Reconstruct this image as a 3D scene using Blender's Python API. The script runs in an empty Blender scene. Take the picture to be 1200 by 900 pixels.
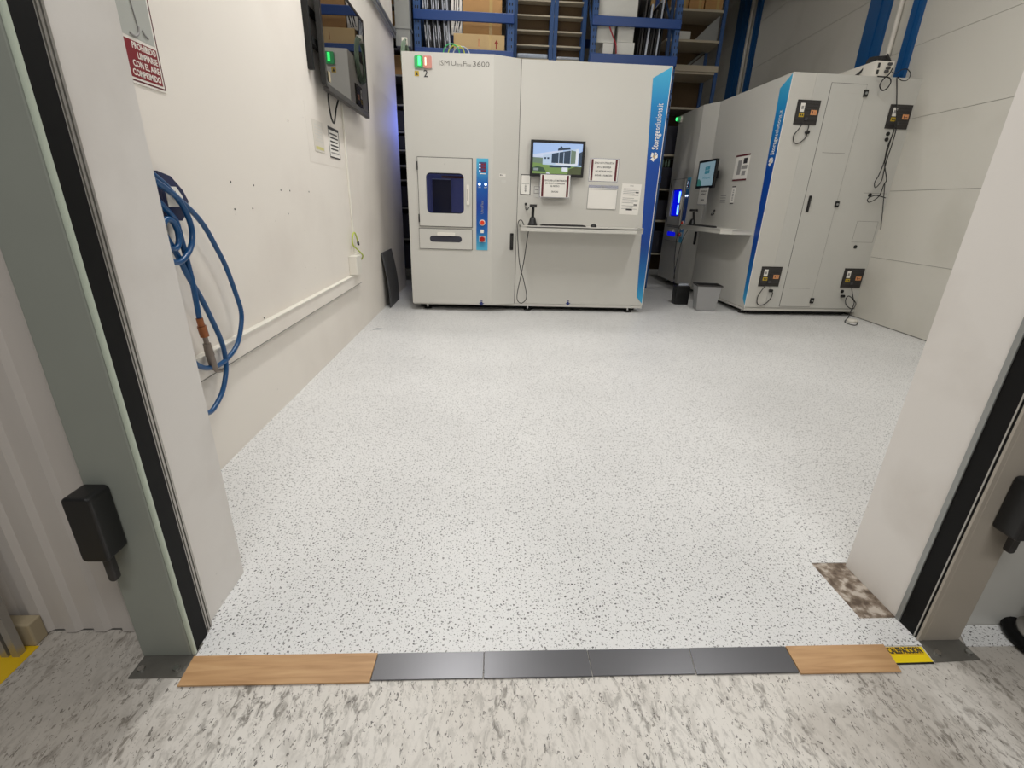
import bpy, bmesh, math, random
from mathutils import Vector, Matrix
random.seed(7)
C = bpy.context.scene.collection
PI = math.pi

# ------------------------------------------------------------------ materials
def lin(c):
    c = c / 255.0
    return c / 12.92 if c <= 0.04045 else ((c + 0.055) / 1.055) ** 2.4
def rgb(r, g, b): return (lin(r), lin(g), lin(b), 1.0)
M = {}
def new_mat(name):
    m = bpy.data.materials.new(name); m.use_nodes = True
    nt = m.node_tree; b = nt.nodes['Principled BSDF']
    M[name] = m
    return m, nt, b
def mat(name, col, rough=0.5, metal=0.0, var=0.06, scale=6.0, bump=0.0, emit=None, estr=0.0, spec=0.5, alpha=None):
    m, nt, b = new_mat(name)
    N, L = nt.nodes, nt.links
    tc = N.new('ShaderNodeTexCoord')
    no = N.new('ShaderNodeTexNoise'); no.inputs['Scale'].default_value = scale; no.inputs['Detail'].default_value = 4
    L.new(tc.outputs['Object'], no.inputs['Vector'])
    mx = N.new('ShaderNodeMix'); mx.data_type = 'RGBA'
    c = rgb(*col)
    mx.inputs[6].default_value = tuple(x * (1 - var) for x in c[:3]) + (1,)
    mx.inputs[7].default_value = tuple(min(1, x * (1 + var)) for x in c[:3]) + (1,)
    L.new(no.outputs['Fac'], mx.inputs[0]); L.new(mx.outputs[2], b.inputs['Base Color'])
    b.inputs['Roughness'].default_value = rough; b.inputs['Metallic'].default_value = metal
    b.inputs['Specular IOR Level'].default_value = spec
    if bump:
        bp = N.new('ShaderNodeBump'); bp.inputs['Strength'].default_value = bump; bp.inputs['Distance'].default_value = 0.002
        L.new(no.outputs['Fac'], bp.inputs['Height']); L.new(bp.outputs['Normal'], b.inputs['Normal'])
    if emit:
        b.inputs['Emission Color'].default_value = rgb(*emit); b.inputs['Emission Strength'].default_value = estr
    return m
def node(nt, t, **kw):
    n = nt.nodes.new(t)
    for k, v in kw.items(): setattr(n, k, v)
    return n
def ramp(nt, src, stops):
    r = nt.nodes.new('ShaderNodeValToRGB')
    e = r.color_ramp.elements
    while len(e) < len(stops): e.new(0.5)
    for el, (p, c) in zip(e, stops):
        el.position = p; el.color = c if len(c) == 4 else tuple(c) + (1,)
    nt.links.new(src, r.inputs[0]); return r
def math_n(nt, op, a, b=None):
    n = nt.nodes.new('ShaderNodeMath'); n.operation = op
    for i, v in enumerate((a, b)):
        if v is None: continue
        if isinstance(v, (int, float)): n.inputs[i].default_value = v
        else: nt.links.new(v, n.inputs[i])
    return n.outputs[0]
def mixc(nt, f, a, b):
    n = nt.nodes.new('ShaderNodeMix'); n.data_type = 'RGBA'
    for i, v in ((0, f), (6, a), (7, b)):
        if isinstance(v, (int, float, tuple)): n.inputs[i].default_value = v
        else: nt.links.new(v, n.inputs[i])
    return n.outputs[2]
def mapping(nt, scale=(1, 1, 1), rot=(0, 0, 0), out='Object'):
    tc = nt.nodes.new('ShaderNodeTexCoord'); mp = nt.nodes.new('ShaderNodeMapping')
    mp.inputs['Scale'].default_value = scale; mp.inputs['Rotation'].default_value = rot
    nt.links.new(tc.outputs[out], mp.inputs['Vector']); return mp.outputs[0]
def specks(nt, vec, scale, size, dist=0.25):
    """mask of small irregular chips: Voronoi cells, each with its own radius"""
    no = nt.nodes.new('ShaderNodeTexNoise'); no.inputs['Scale'].default_value = scale * 1.6; no.inputs['Detail'].default_value = 1
    nt.links.new(vec, no.inputs['Vector'])
    vm = nt.nodes.new('ShaderNodeVectorMath'); vm.operation = 'MULTIPLY_ADD'
    nt.links.new(no.outputs['Color'], vm.inputs[0]); vm.inputs[1].default_value = (dist / scale * 1.6,) * 3
    nt.links.new(vec, vm.inputs[2])
    vo = nt.nodes.new('ShaderNodeTexVoronoi'); vo.inputs['Scale'].default_value = scale; vo.voronoi_dimensions = '2D'
    nt.links.new(vm.outputs[0], vo.inputs['Vector'])
    sp = nt.nodes.new('ShaderNodeSeparateColor'); nt.links.new(vo.outputs['Color'], sp.inputs[0])
    rad = math_n(nt, 'MULTIPLY', sp.outputs[0], size)
    mask = math_n(nt, 'LESS_THAN', vo.outputs['Distance'], rad)
    return mask, sp.outputs[1]

def floor_tile(name, base, dirt_amt):
    m, nt, b = new_mat(name)
    v = mapping(nt)
    m1, r1 = specks(nt, v, 96, 0.29, 0.6)
    m2, r2 = specks(nt, v, 120, 0.22, 0.5)
    c1 = mixc(nt, r1, rgb(70, 70, 72), rgb(150, 149, 147))
    base_n = nt.nodes.new('ShaderNodeTexNoise'); base_n.inputs['Scale'].default_value = 1.3; base_n.inputs['Detail'].default_value = 5
    nt.links.new(v, base_n.inputs['Vector'])
    rb = ramp(nt, base_n.outputs['Fac'], [(0.3, rgb(*[x * (1 - dirt_amt) for x in base])), (0.6, rgb(*base))])
    c = mixc(nt, math_n(nt, 'MULTIPLY', m2, 0.55), rb.outputs[0], rgb(120, 122, 120))
    c = mixc(nt, m1, c, c1)
    nt.links.new(c, b.inputs['Base Color'])
    b.inputs['Roughness'].default_value = 0.42
    return m
floor_tile('room_vinyl', (225, 225, 224), 0.04)

def worn_floor():
    m, nt, b = new_mat('hall_vinyl')
    v = mapping(nt)
    vs = mapping(nt, scale=(1.0, 0.45, 1), rot=(0, 0, 0.15))
    def noise(vec, sc, det, rough=.6, dist=0.0):
        n = nt.nodes.new('ShaderNodeTexNoise'); n.inputs['Scale'].default_value = sc; n.inputs['Detail'].default_value = det
        n.inputs['Roughness'].default_value = rough; n.inputs['Distortion'].default_value = dist; nt.links.new(vec, n.inputs['Vector']); return n.outputs['Fac']
    m1, r1 = specks(nt, vs, 95, 0.24, 1.4)
    fine = ramp(nt, noise(vs, 55, 6, .65, .6), [(0.50, (0, 0, 0)), (0.62, (1, 1, 1))])
    vein = ramp(nt, noise(vs, 16, 8, .72, 1.2), [(0.50, (0, 0, 0)), (0.68, (1, 1, 1))])
    big = noise(v, 2.2, 4)
    patch = ramp(nt, noise(vs, 5, 3), [(0.40, (.15, .15, .15)), (0.62, (1, 1, 1))])
    base = ramp(nt, big, [(0.35, rgb(222, 218, 211)), (0.70, rgb(206, 200, 191))])
    c = mixc(nt, math_n(nt, 'MULTIPLY', math_n(nt, 'MULTIPLY', fine.outputs[0], patch.outputs[0]), 0.85), base.outputs[0], rgb(96, 90, 82))
    c = mixc(nt, math_n(nt, 'MULTIPLY', vein.outputs[0], 0.30), c, rgb(120, 113, 104))
    c = mixc(nt, math_n(nt, 'MULTIPLY', m1, 0.8), c, mixc(nt, r1, rgb(48, 45, 42), rgb(140, 134, 126)))
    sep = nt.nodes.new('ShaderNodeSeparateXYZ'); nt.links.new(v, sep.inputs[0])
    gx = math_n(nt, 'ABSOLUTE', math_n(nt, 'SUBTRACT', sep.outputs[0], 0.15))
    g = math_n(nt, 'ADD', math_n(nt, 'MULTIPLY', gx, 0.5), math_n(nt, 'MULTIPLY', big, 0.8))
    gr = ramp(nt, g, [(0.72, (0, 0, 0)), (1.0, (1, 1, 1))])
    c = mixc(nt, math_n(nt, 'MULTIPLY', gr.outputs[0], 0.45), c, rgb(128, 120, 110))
    nt.links.new(c, b.inputs['Base Color']); b.inputs['Roughness'].default_value = 0.5
worn_floor()

def concrete():
    m, nt, b = new_mat('bare_concrete')
    v = mapping(nt)
    n = nt.nodes.new('ShaderNodeTexNoise'); n.inputs['Scale'].default_value = 30; n.inputs['Detail'].default_value = 5
    nt.links.new(v, n.inputs['Vector'])
    r = ramp(nt, n.outputs['Fac'], [(0.38, rgb(92, 78, 66)), (0.5, rgb(130, 116, 102)), (0.62, rgb(186, 176, 164))])
    nt.links.new(r.outputs[0], b.inputs['Base Color']); b.inputs['Roughness'].default_value = 0.9
concrete()

def wall_paint(name, col, stain, seed, vs=1.0):
    m, nt, b = new_mat(name)
    v = mapping(nt)
    n = nt.nodes.new('ShaderNodeTexNoise'); n.noise_dimensions = '4D'; n.inputs['W'].default_value = seed
    n.inputs['Scale'].default_value = 1.6 * vs; n.inputs['Detail'].default_value = 6
    nt.links.new(v, n.inputs['Vector'])
    r = ramp(nt, n.outputs['Fac'], [(0.30, rgb(*stain)), (0.50, rgb(*col))])
    c = r.outputs[0]
    vo = nt.nodes.new('ShaderNodeTexVoronoi'); vo.inputs['Scale'].default_value = 5.5
    n3 = nt.nodes.new('ShaderNodeTexNoise'); n3.inputs['Scale'].default_value = 20; nt.links.new(v, n3.inputs['Vector'])
    nt.links.new(mapping(nt, scale=(1, 1, 2.2)), vo.inputs['Vector'])
    mk = math_n(nt, 'LESS_THAN', math_n(nt, 'ADD', vo.outputs['Distance'], math_n(nt, 'MULTIPLY', n3.outputs['Fac'], 0.05)), 0.065)
    c = mixc(nt, math_n(nt, 'MULTIPLY', mk, 0.16), c, rgb(90, 84, 76))
    nt.links.new(c, b.inputs['Base Color']); b.inputs['Roughness'].default_value = 0.6
    return m, nt, b
wall_paint('left_wall_paint', (234, 228, 219), (227, 220, 211), 1.0)
wall_paint('jamb_paint', (230, 226, 221), (218, 213, 207), 4.0, 2.0)
wall_paint('right_wall_panel', (205, 202, 193), (197, 194, 184), 9.0)

mat('machine_grey', (200, 198, 191), 0.42, var=0.02, scale=2.5)
mat('machine_side_grey', (197, 196, 190), 0.45, var=0.04, scale=3)
mat('machine_gap', (60, 58, 54), 0.7)
mat('line_grey', (120, 118, 112), 0.7)
mat('black_plastic', (22, 22, 23), 0.38, var=0.1)
mat('matt_black', (14, 14, 14), 0.75, var=0.1)
mat('dark_grey_plastic', (52, 50, 50), 0.5, var=0.1)
mat('fan_black', (46, 43, 41), 0.6, var=0.15, scale=30)
mat('rack_blue', (18, 62, 128), 0.4, var=0.08)
mat('column_blue', (14, 82, 140), 0.45, var=0.06)
mat('upright_blue', (44, 80, 132), 0.5, var=0.15, scale=30)
mat('cardboard', (184, 142, 92), 0.8, var=0.08, bump=0.1)
mat('cardboard_pale', (196, 168, 122), 0.8, var=0.06)
mat('cardboard_tape', (190, 160, 100), 0.35)
mat('print_red', (150, 50, 40), 0.7)
mat('foam_white', (214, 214, 208), 0.75, var=0.04, bump=0.2, scale=40)
mat('shelf_beige', (186, 176, 156), 0.6, var=0.05)
mat('brown_mesh', (92, 74, 52), 0.85, var=0.25, scale=60)
mat('shelf_dark', (38, 36, 38), 0.7)
mat('shelf_edge', (150, 148, 142), 0.5)
mat('grey_steel', (152, 154, 152), 0.42, metal=0.35)
mat('back_wall_grey', (150, 148, 142), 0.8)
mat('ceiling_grey', (196, 194, 188), 0.85)
mat('post_grey', (142, 146, 138), 0.45, var=0.05, scale=10)
mat('post_edge_highlight', (190, 200, 184), 0.4)
mat('post_grey_right', (168, 160, 148), 0.5, var=0.08, scale=8)
mat('aluminium', (176, 172, 166), 0.35, metal=0.7)
mat('rubber', (7, 7, 7), 0.6, var=0.2, scale=30, spec=0.2)
mat('plate_steel', (112, 110, 104), 0.5, metal=0.5, var=0.2, scale=25)
mat('chrome', (200, 200, 198), 0.15, metal=1.0, var=0.02)
mat('cladding', (196, 190, 184), 0.5, var=0.06, scale=5)
mat('beige_plastic', (170, 156, 128), 0.55)
mat('tape_yellow', (214, 176, 20), 0.5, var=0.08, scale=20)
mat('label_yellow', (236, 208, 20), 0.4)
mat('white_plastic', (226, 222, 212), 0.4, var=0.02)
mat('paper', (232, 229, 222), 0.55, var=0.02)
mat('paper_grey', (205, 204, 198), 0.5, var=0.02)
mat('paper_faded', (214, 208, 198), 0.5)
mat('ink', (52, 50, 52), 0.6)
mat('ink_grey', (150, 148, 146), 0.6)
mat('sign_red', (126, 22, 34), 0.4, var=0.02)
mat('maroon', (92, 24, 34), 0.5, var=0.05)
mat('sign_white', (234, 230, 222), 0.35)
mat('sign_grey', (176, 178, 172), 0.4)
mat('faded_yellow', (206, 200, 130), 0.5)
mat('wire_green', (176, 190, 70), 0.5)
mat('cable_black', (26, 25, 25), 0.5)
mat('cable_grey', (70, 70, 72), 0.5)
mat('cable_pale_green', (112, 132, 112), 0.5)
mat('hose_blue', (14, 74, 124), 0.28, var=0.1)
mat('reel_navy', (28, 36, 76), 0.4)
mat('brass', (150, 92, 58), 0.35, metal=0.6, var=0.15, scale=60)
mat('gun_steel', (128, 118, 110), 0.35, metal=0.7, var=0.1, scale=40)
mat('mat_dark', (78, 78, 80), 0.65, var=0.2, scale=120, bump=0.4)
mat('bin_grey', (150, 150, 150), 0.4, var=0.04)
mat('button_red', (226, 62, 32), 0.3, var=0.02)
mat('button_dark_red', (170, 30, 18), 0.3, var=0.02)
mat('arrow_blue', (26, 44, 110), 0.5)
mat('label_orange', (216, 150, 100), 0.5)
mat('warn_yellow', (190, 160, 40), 0.5)
mat('keypad_purple', (70, 60, 110), 0.4)
mat('logo_gold', (196, 170, 120), 0.4)
def crumpled(name, lo, hi):
    m, nt, b = new_mat(name)
    n = nt.nodes.new('ShaderNodeTexNoise'); n.inputs['Scale'].default_value = 14; n.inputs['Detail'].default_value = 4; n.inputs['Distortion'].default_value = 1.5
    nt.links.new(mapping(nt, scale=(1, 1, .35)), n.inputs['Vector'])
    r_ = ramp(nt, n.outputs['Fac'], [(0.50, lo), (0.58, hi)]); nt.links.new(r_.outputs[0], b.inputs['Base Color']); b.inputs['Roughness'].default_value = 0.25
crumpled('plastic_film', rgb(22, 24, 32), rgb(200, 204, 212))
mat('film_pale', (176, 182, 192), 0.25, var=0.2, scale=30)
mat('timber', (196, 160, 104), 0.6, var=0.1)
mat('red_strap', (150, 30, 44), 0.6)
mat('metal_dark_strip', (96, 96, 99), 0.32, metal=0.55, var=0.1, scale=5)
mat('film_blue_white', (180, 190, 206), 0.2, var=0.2, scale=40)
# lamps and screens, plus compartment walls with light put in as emission
mat('led_white', (240, 245, 255), 0.4, emit=(220, 235, 255), estr=3)
mat('led_green', (60, 220, 110), 0.3, emit=(60, 255, 120), estr=5)
mat('led_green_dim', (60, 150, 96), 0.3, emit=(40, 170, 90), estr=0.35)
mat('led_red_dim', (196, 140, 130), 0.3, emit=(255, 110, 80), estr=0.15)
mat('led_warm', (255, 220, 200), 0.3, emit=(255, 200, 170), estr=3)
mat('tube_blue', (160, 195, 255), 0.3, emit=(110, 170, 255), estr=9)
mat('box_blue_lit', (10, 20, 190), 0.4, emit=(4, 16, 225), estr=1.3)  # blue light inside the hatch and slot, put into their surfaces as emission
mat('diffuser', (255, 250, 240), 0.4, emit=(255, 246, 232), estr=4)
mat('inside_navy_glow', (96, 100, 140), 0.6, emit=(84, 90, 136), estr=0.5)  # compartment walls are no lamp; emission added to lighten the window
mat('inside_dark', (46, 46, 58), 0.6)
def screen_mat(n, c, s=0.8): mat(n, tuple(x * .3 for x in c), 0.2, emit=c, estr=s * 1.9, var=0.0)
for n, c in dict(scr_sky=(178, 206, 250), scr_sky2=(214, 226, 250), scr_grass=(128, 156, 92), scr_hill=(120, 138, 120), scr_tree=(70, 92, 74),
                 scr_bld=(196, 216, 240), scr_glass=(58, 74, 92), scr_bldw=(232, 238, 246), scr_road=(150, 160, 160), scr_bush=(84, 92, 62)).items():
    screen_mat(n, c)
for n, c in dict(scr_teal=(150, 178, 190), scr_teal2=(64, 130, 146), scr_green=(60, 118, 110)).items(): screen_mat(n, c, 0.5)

def wood():
    m, nt, b = new_mat('wood_strip')
    v = mapping(nt, scale=(1.2, 14, 1))
    n = nt.nodes.new('ShaderNodeTexNoise'); n.inputs['Scale'].default_value = 4; n.inputs['Detail'].default_value = 6; n.inputs['Distortion'].default_value = 0.6
    nt.links.new(v, n.inputs['Vector'])
    r = ramp(nt, n.outputs['Fac'], [(0.3, rgb(170, 130, 88)), (0.5, rgb(188, 148, 104)), (0.7, rgb(200, 162, 118))])
    nt.links.new(r.outputs[0], b.inputs['Base Color']); b.inputs['Roughness'].default_value = 0.5
wood()
def gradient_blue(name, stops):
    m, nt, b = new_mat(name)
    tc = nt.nodes.new('ShaderNodeTexCoord'); sp = nt.nodes.new('ShaderNodeSeparateXYZ')
    nt.links.new(tc.outputs['Generated'], sp.inputs[0])
    r = ramp(nt, sp.outputs[2], stops); nt.links.new(r.outputs[0], b.inputs['Base Color']); b.inputs['Roughness'].default_value = 0.35
gradient_blue('stripe_print', [(0.0, rgb(60, 165, 205)), (0.10, rgb(22, 120, 185)), (0.28, rgb(12, 66, 150)), (0.62, rgb(14, 68, 155)), (0.85, rgb(24, 128, 190)), (1.0, rgb(70, 175, 215))])
gradient_blue('panel_print', [(0.0, rgb(80, 180, 215)), (0.22, rgb(20, 96, 172)), (0.5, rgb(12, 60, 150)), (0.75, rgb(18, 92, 170)), (1.0, rgb(80, 180, 215))])
def glassy(name, col, ior=1.5, rough=0.03, mixf=None, tcol=(.85, .86, .95, 1)):
    m, nt, b = new_mat(name)
    b.inputs['Base Color'].default_value = rgb(*col); b.inputs['Roughness'].default_value = rough; b.inputs['IOR'].default_value = ior
    if mixf is not None:
        tr = nt.nodes.new('ShaderNodeBsdfTransparent'); tr.inputs[0].default_value = tcol
        mx = nt.nodes.new('ShaderNodeMixShader'); mx.inputs[0].default_value = mixf
        nt.links.new(tr.outputs[0], mx.inputs[1]); nt.links.new(b.outputs[0], mx.inputs[2])
        nt.links.new(mx.outputs[0], nt.nodes['Material Output'].inputs['Surface'])
glassy('tv_glass', (8, 8, 10), ior=2.2, rough=0.01)
glassy('tinted_pane', (10, 12, 26), mixf=0.16)
glassy('lamp_shell', (220, 220, 215), mixf=0.3)
glassy('clear_sleeve', (220, 222, 220), mixf=0.25)

# ------------------------------------------------------------------ mesh builder
FRONT = Matrix(((1, 0, 0, 0), (0, 0, -1, 0), (0, 1, 0, 0), (0, 0, 0, 1)))         # (right, up, out) -> x, -y, z
WALLX = Matrix(((0, 0, 1, 0), (1, 0, 0, 0), (0, 1, 0, 0), (0, 0, 0, 1)))          # faces +x, right is +y
WALLNX = Matrix(((0, 0, -1, 0), (-1, 0, 0, 0), (0, 1, 0, 0), (0, 0, 0, 1)))       # faces -x, right is -y
def T(x, y, z, F=None): return Matrix.Translation((x, y, z)) @ (F if F else Matrix.Identity(4))
class MB:
    def __init__(s, frame=None):
        s.v, s.f, s.m, s.sm, s.mats = [], [], [], [], []
        s.F = frame or Matrix.Identity(4)
    def mi(s, m):
        if m not in s.mats: s.mats.append(m)
        return s.mats.index(m)
    def add(s, vs, fs, m, smooth=False):
        o = len(s.v); s.v += [s.F @ Vector(p) for p in vs]; k = s.mi(m)
        for f in fs: s.f.append([i + o for i in f]); s.m.append(k); s.sm.append(smooth)
        return s
    def box(s, x0, x1, y0, y1, z0, z1, m):
        if x0 > x1: x0, x1 = x1, x0
        if y0 > y1: y0, y1 = y1, y0
        if z0 > z1: z0, z1 = z1, z0
        vs = [(x0, y0, z0), (x1, y0, z0), (x1, y1, z0), (x0, y1, z0), (x0, y0, z1), (x1, y0, z1), (x1, y1, z1), (x0, y1, z1)]
        return s.add(vs, [(0, 3, 2, 1), (4, 5, 6, 7), (0, 1, 5, 4), (1, 2, 6, 5), (2, 3, 7, 6), (3, 0, 4, 7)], m)
    def prism(s, pts, z0, z1, m):
        """pts counter-clockwise in the frame's (a, b); extruded along c"""
        n = len(pts)
        vs = [(x, y, z0) for x, y in pts] + [(x, y, z1) for x, y in pts]
        fs = [tuple(range(n - 1, -1, -1)), tuple(range(n, 2 * n))] + [(i, (i + 1) % n, n + (i + 1) % n, n + i) for i in range(n)]
        return s.add(vs, fs, m)
    def rrect(s, x0, x1, y0, y1, r, z0, z1, m, k=5):
        pts = []
        for cx, cy, a0 in ((x1 - r, y1 - r, 0), (x0 + r, y1 - r, 90), (x0 + r, y0 + r, 180), (x1 - r, y0 + r, 270)):
            for i in range(k + 1):
                a = math.radians(a0 + 90 * i / k); pts.append((cx + r * math.cos(a), cy + r * math.sin(a)))
        return s.prism(pts, z0, z1, m)
    def plate_hole(s, x0, x1, y0, y1, hx0, hx1, hy0, hy1, r, z0, z1, m, k=5):
        """rectangular plate with a rounded rectangular hole"""
        out, inn = [], []
        for (cx, cy, a0, ox, oy) in ((hx1 - r, hy1 - r, 0, x1, y1), (hx0 + r, hy1 - r, 90, x0, y1), (hx0 + r, hy0 + r, 180, x0, y0), (hx1 - r, hy0 + r, 270, x1, y0)):
            for i in range(k + 1):
                a = math.radians(a0 + 90 * i / k); inn.append((cx + r * math.cos(a), cy + r * math.sin(a))); out.append((ox, oy))
        n = len(inn); vs = [(x, y, z1) for x, y in inn] + [(x, y, z1) for x, y in out] + [(x, y, z0) for x, y in inn] + [(x, y, z0) for x, y in out]
        fs = []
        for i in range(n):
            j = (i + 1) % n
            if out[i] == out[j]: fs += [(i, n + i, j), (2 * n + i, 2 * n + j, 3 * n + i)]
            else: fs += [(i, n + i, n + j, j), (2 * n + i, 2 * n + j, 3 * n + j, 3 * n + i), (n + i, 3 * n + i, 3 * n + j, n + j)]
            fs.append((i, j, 2 * n + j, 2 * n + i))
        return s.add(vs, fs, m)
    def cyl(s, p0, p1, r0, m, r1=None, n=20, cap=True):
        p0, p1 = Vector(p0), Vector(p1); r1 = r0 if r1 is None else r1
        d = (p1 - p0).normalized(); a = d.orthogonal().normalized(); b = d.cross(a)
        vs = []
        for p, r in ((p0, r0), (p1, r1)):
            for i in range(n):
                t = 2 * PI * i / n; vs.append(p + a * math.cos(t) * r + b * math.sin(t) * r)
        fs = [(i, (i + 1) % n, n + (i + 1) % n, n + i) for i in range(n)]
        s.add(vs, fs, m, True)
        if cap: s.add(vs, [tuple(range(n - 1, -1, -1)), tuple(range(n, 2 * n))], m)
        return s
    def lathe(s, prof, cx, cy, m, n=32):
        vs, fs = [], []
        for r, z in prof:
            for i in range(n):
                t = 2 * PI * i / n; vs.append((cx + r * math.cos(t), cy + r * math.sin(t), z))
        for k in range(len(prof) - 1):
            for i in range(n):
                j = (i + 1) % n; fs.append((k * n + i, k * n + j, (k + 1) * n + j, (k + 1) * n + i))
        return s.add(vs, fs, m, True)
    def tube(s, pts, r, m, n=8, smooth=4, closed=False):
        P = [Vector(p) for p in pts]
        if smooth:
            Q = []; N = len(P); rng = range(N if closed else N - 1)
            for i in rng:
                g = (lambda k: P[k % N]) if closed else (lambda k: P[max(0, min(N - 1, k))])
                a, b, c, d = g(i - 1), g(i), g(i + 1), g(i + 2)
                for k in range(smooth):
                    t = k / smooth
                    Q.append(0.5 * ((2 * b) + (c - a) * t + (2 * a - 5 * b + 4 * c - d) * t * t + (3 * b - a - 3 * c + d) * t ** 3))
            if not closed: Q.append(P[-1])
            P = Q
        N = len(P); vs = []; up = None
        for i in range(N):
            d = (P[(i + 1) % N] - P[i - 1]) if closed else (P[min(N - 1, i + 1)] - P[max(0, i - 1)])
            if d.length < 1e-9: d = Vector((0, 0, 1))
            d.normalize()
            if up is None: up = d.orthogonal().normalized()
            up = (up - d * up.dot(d)); up = up.normalized() if up.length > 1e-6 else d.orthogonal().normalized()
            b = d.cross(up)
            for k in range(n):
                t = 2 * PI * k / n; vs.append(P[i] + up * math.cos(t) * r + b * math.sin(t) * r)
        fs = []
        for i in range(N if closed else N - 1):
            i2 = (i + 1) % N
            for k in range(n): k2 = (k + 1) % n; fs.append((i * n + k, i * n + k2, i2 * n + k2, i2 * n + k))
        if not closed: fs += [tuple(range(n - 1, -1, -1)), tuple(range((N - 1) * n, N * n))]
        return s.add(vs, fs, m, True)
    def text(s, body, x, y, size, m, z=0.001, align='LEFT', sx=1.0, rot=0.0, fat=0.0, width=None):
        cu = bpy.data.curves.new('t', 'FONT'); cu.body = body; cu.size = size; cu.align_x = align; cu.align_y = 'CENTER'
        cu.resolution_u = 2; cu.offset = fat; cu.extrude = 0.0003
        ob = bpy.data.objects.new('t', cu); C.objects.link(ob)
        dg = bpy.context.evaluated_depsgraph_get(); me = bpy.data.meshes.new_from_object(ob.evaluated_get(dg))
        if width: sx = width / (max(v.co.x for v in me.vertices) - min(v.co.x for v in me.vertices))
        R = Matrix.Translation((x, y, z)) @ Matrix.Rotation(rot, 4, 'Z') @ Matrix.Diagonal((sx, 1, 1, 1))
        s.add([tuple(R @ v.co) for v in me.vertices], [tuple(p.vertices) for p in me.polygons], m)
        bpy.data.objects.remove(ob); bpy.data.curves.remove(cu); bpy.data.meshes.remove(me)
        return s
    def build(s, name, parent=None, bevel=0.0, seg=2, origin='base', label=None):
        me = bpy.data.meshes.new(name)
        xs = [v.x for v in s.v]; ys = [v.y for v in s.v]; zs = [v.z for v in s.v]
        o = Vector(((min(xs) + max(xs)) / 2, (min(ys) + max(ys)) / 2, min(zs))) if origin == 'base' else Vector((0, 0, 0))
        me.from_pydata([tuple(v - o) for v in s.v], [], s.f)
        for k in s.mats: me.materials.append(M[k])
        me.polygons.foreach_set('material_index', s.m); me.polygons.foreach_set('use_smooth', s.sm); me.update()
        ob = bpy.data.objects.new(name, me); C.objects.link(ob); ob.location = o
        if parent:
            ob.parent = parent
            pw = parent.get('_w')
            if pw is not None: ob.location = o - Vector(pw)
        ob['_w'] = tuple(o) if origin == 'base' else (0.0, 0.0, 0.0)
        if bevel:
            b = ob.modifiers.new('bevel', 'BEVEL'); b.width = bevel; b.segments = seg; b.limit_method = 'ANGLE'; b.angle_limit = math.radians(40)
        if label: ob['label'] = label
        return ob
def tag(o, label, cat, group=None, kind=None):
    o['label'] = label; o['category'] = cat
    if group: o['group'] = group
    if kind: o['kind'] = kind
    return o
def thing(name, label, cat, loc, group=None, rz=0.0, w=None):
    """Empty at the thing's base; parts are written in world coordinates unless w says otherwise"""
    o = bpy.data.objects.new(name, None); C.objects.link(o); o.location = loc; o.rotation_euler = (0, 0, rz)
    o.empty_display_size = 0.1
    o['_w'] = tuple(w) if w is not None else tuple(loc)
    return tag(o, label, cat, group)
def struct(o): o['kind'] = 'structure'; return o
def copy_tree(o, parent=None):
    c = o.copy(); C.objects.link(c)
    if parent: c.parent = parent
    for ch in list(o.children): copy_tree(ch, c)
    return c

# ------------------------------------------------------------------ the room
XL, XJL, XJR = -1.219, -0.81, 1.287
YB, ZC = 12.6, 5.2
def xr(y): return 4.385 + 0.06 * (y - 4.37)          # right wall, slightly askew
b = MB(); b.box(-6, 7, -3, 0.955, -0.1, 0.0, 'hall_vinyl'); b.box(-6, XJL - .02, 0.955, 1.05, -0.1, 0.0, 'hall_vinyl'); b.box(1.285, 7, 0.955, 1.05, -0.1, 0, 'hall_vinyl')
struct(b.build('floor_hall', origin='0'))
b = MB()
cut = [(1.167, 1.052), (1.32, 1.052), (1.32, 1.294), (1.167, 1.294)]
b.box(-0.82, 1.167, 0.955, 12.7, -0.1, 0.002, 'room_vinyl'); b.box(1.167, 1.30, 0.955, 1.052, -0.1, 0.002, 'room_vinyl')
b.box(1.167, 5.2, 1.294, 12.7, -0.1, 0.002, 'room_vinyl'); b.box(-4.5, -0.82, 1.10, 12.7, -0.1, 0.002, 'room_vinyl')
struct(b.build('floor', origin='0'))
b = MB(); b.box(1.167, 1.31, 1.052, 1.294, -0.05, -0.001, 'bare_concrete')
struct(b.build('floor_bare_patch', origin='0'))
b = MB(); b.prism([(1.412, 0.948), (1.66, 0.948), (1.66, 1.02), (1.45, 1.02)], 0.0, 0.003, 'room_vinyl')
struct(b.build('floor_offcut', origin='0'))

struct(MB().box(XL - .15, XL, 1.15, 6.955, 0, ZC, 'left_wall_paint').build('wall_left'))
struct(MB().box(-4.6, -4.5, 1.2, YB, 0, ZC, 'back_wall_grey').build('wall_left_far'))
struct(MB().box(-4.6, 5.2, YB, YB + .1, 0, ZC, 'back_wall_grey').build('wall_back'))
struct(MB().box(-4.6, 5.2, 1.0, YB + .1, ZC, ZC + .1, 'ceiling_grey').build('ceiling'))
# front wall with the door opening (its thickness is the white jamb)
b = MB()
b.box(XL - .15, XJL, 1.066, 1.27, 0, 3.2, 'jamb_paint'); b.box(-6, XL - .15, 1.064, 1.27, 0, 3.2, 'jamb_paint')
b.prism([(XJR, 1.053), (4.6, 1.053), (4.6, 1.28), (XJR, 1.28)], 0, 3.2, 'jamb_paint')
b.box(-6, 5.2, 1.066, 1.27, 3.2, ZC, 'jamb_paint'); b.box(4.6, 7, 1.053, 1.28, 0, 3.2, 'jamb_paint')
struct(b.build('wall_front'))
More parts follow.
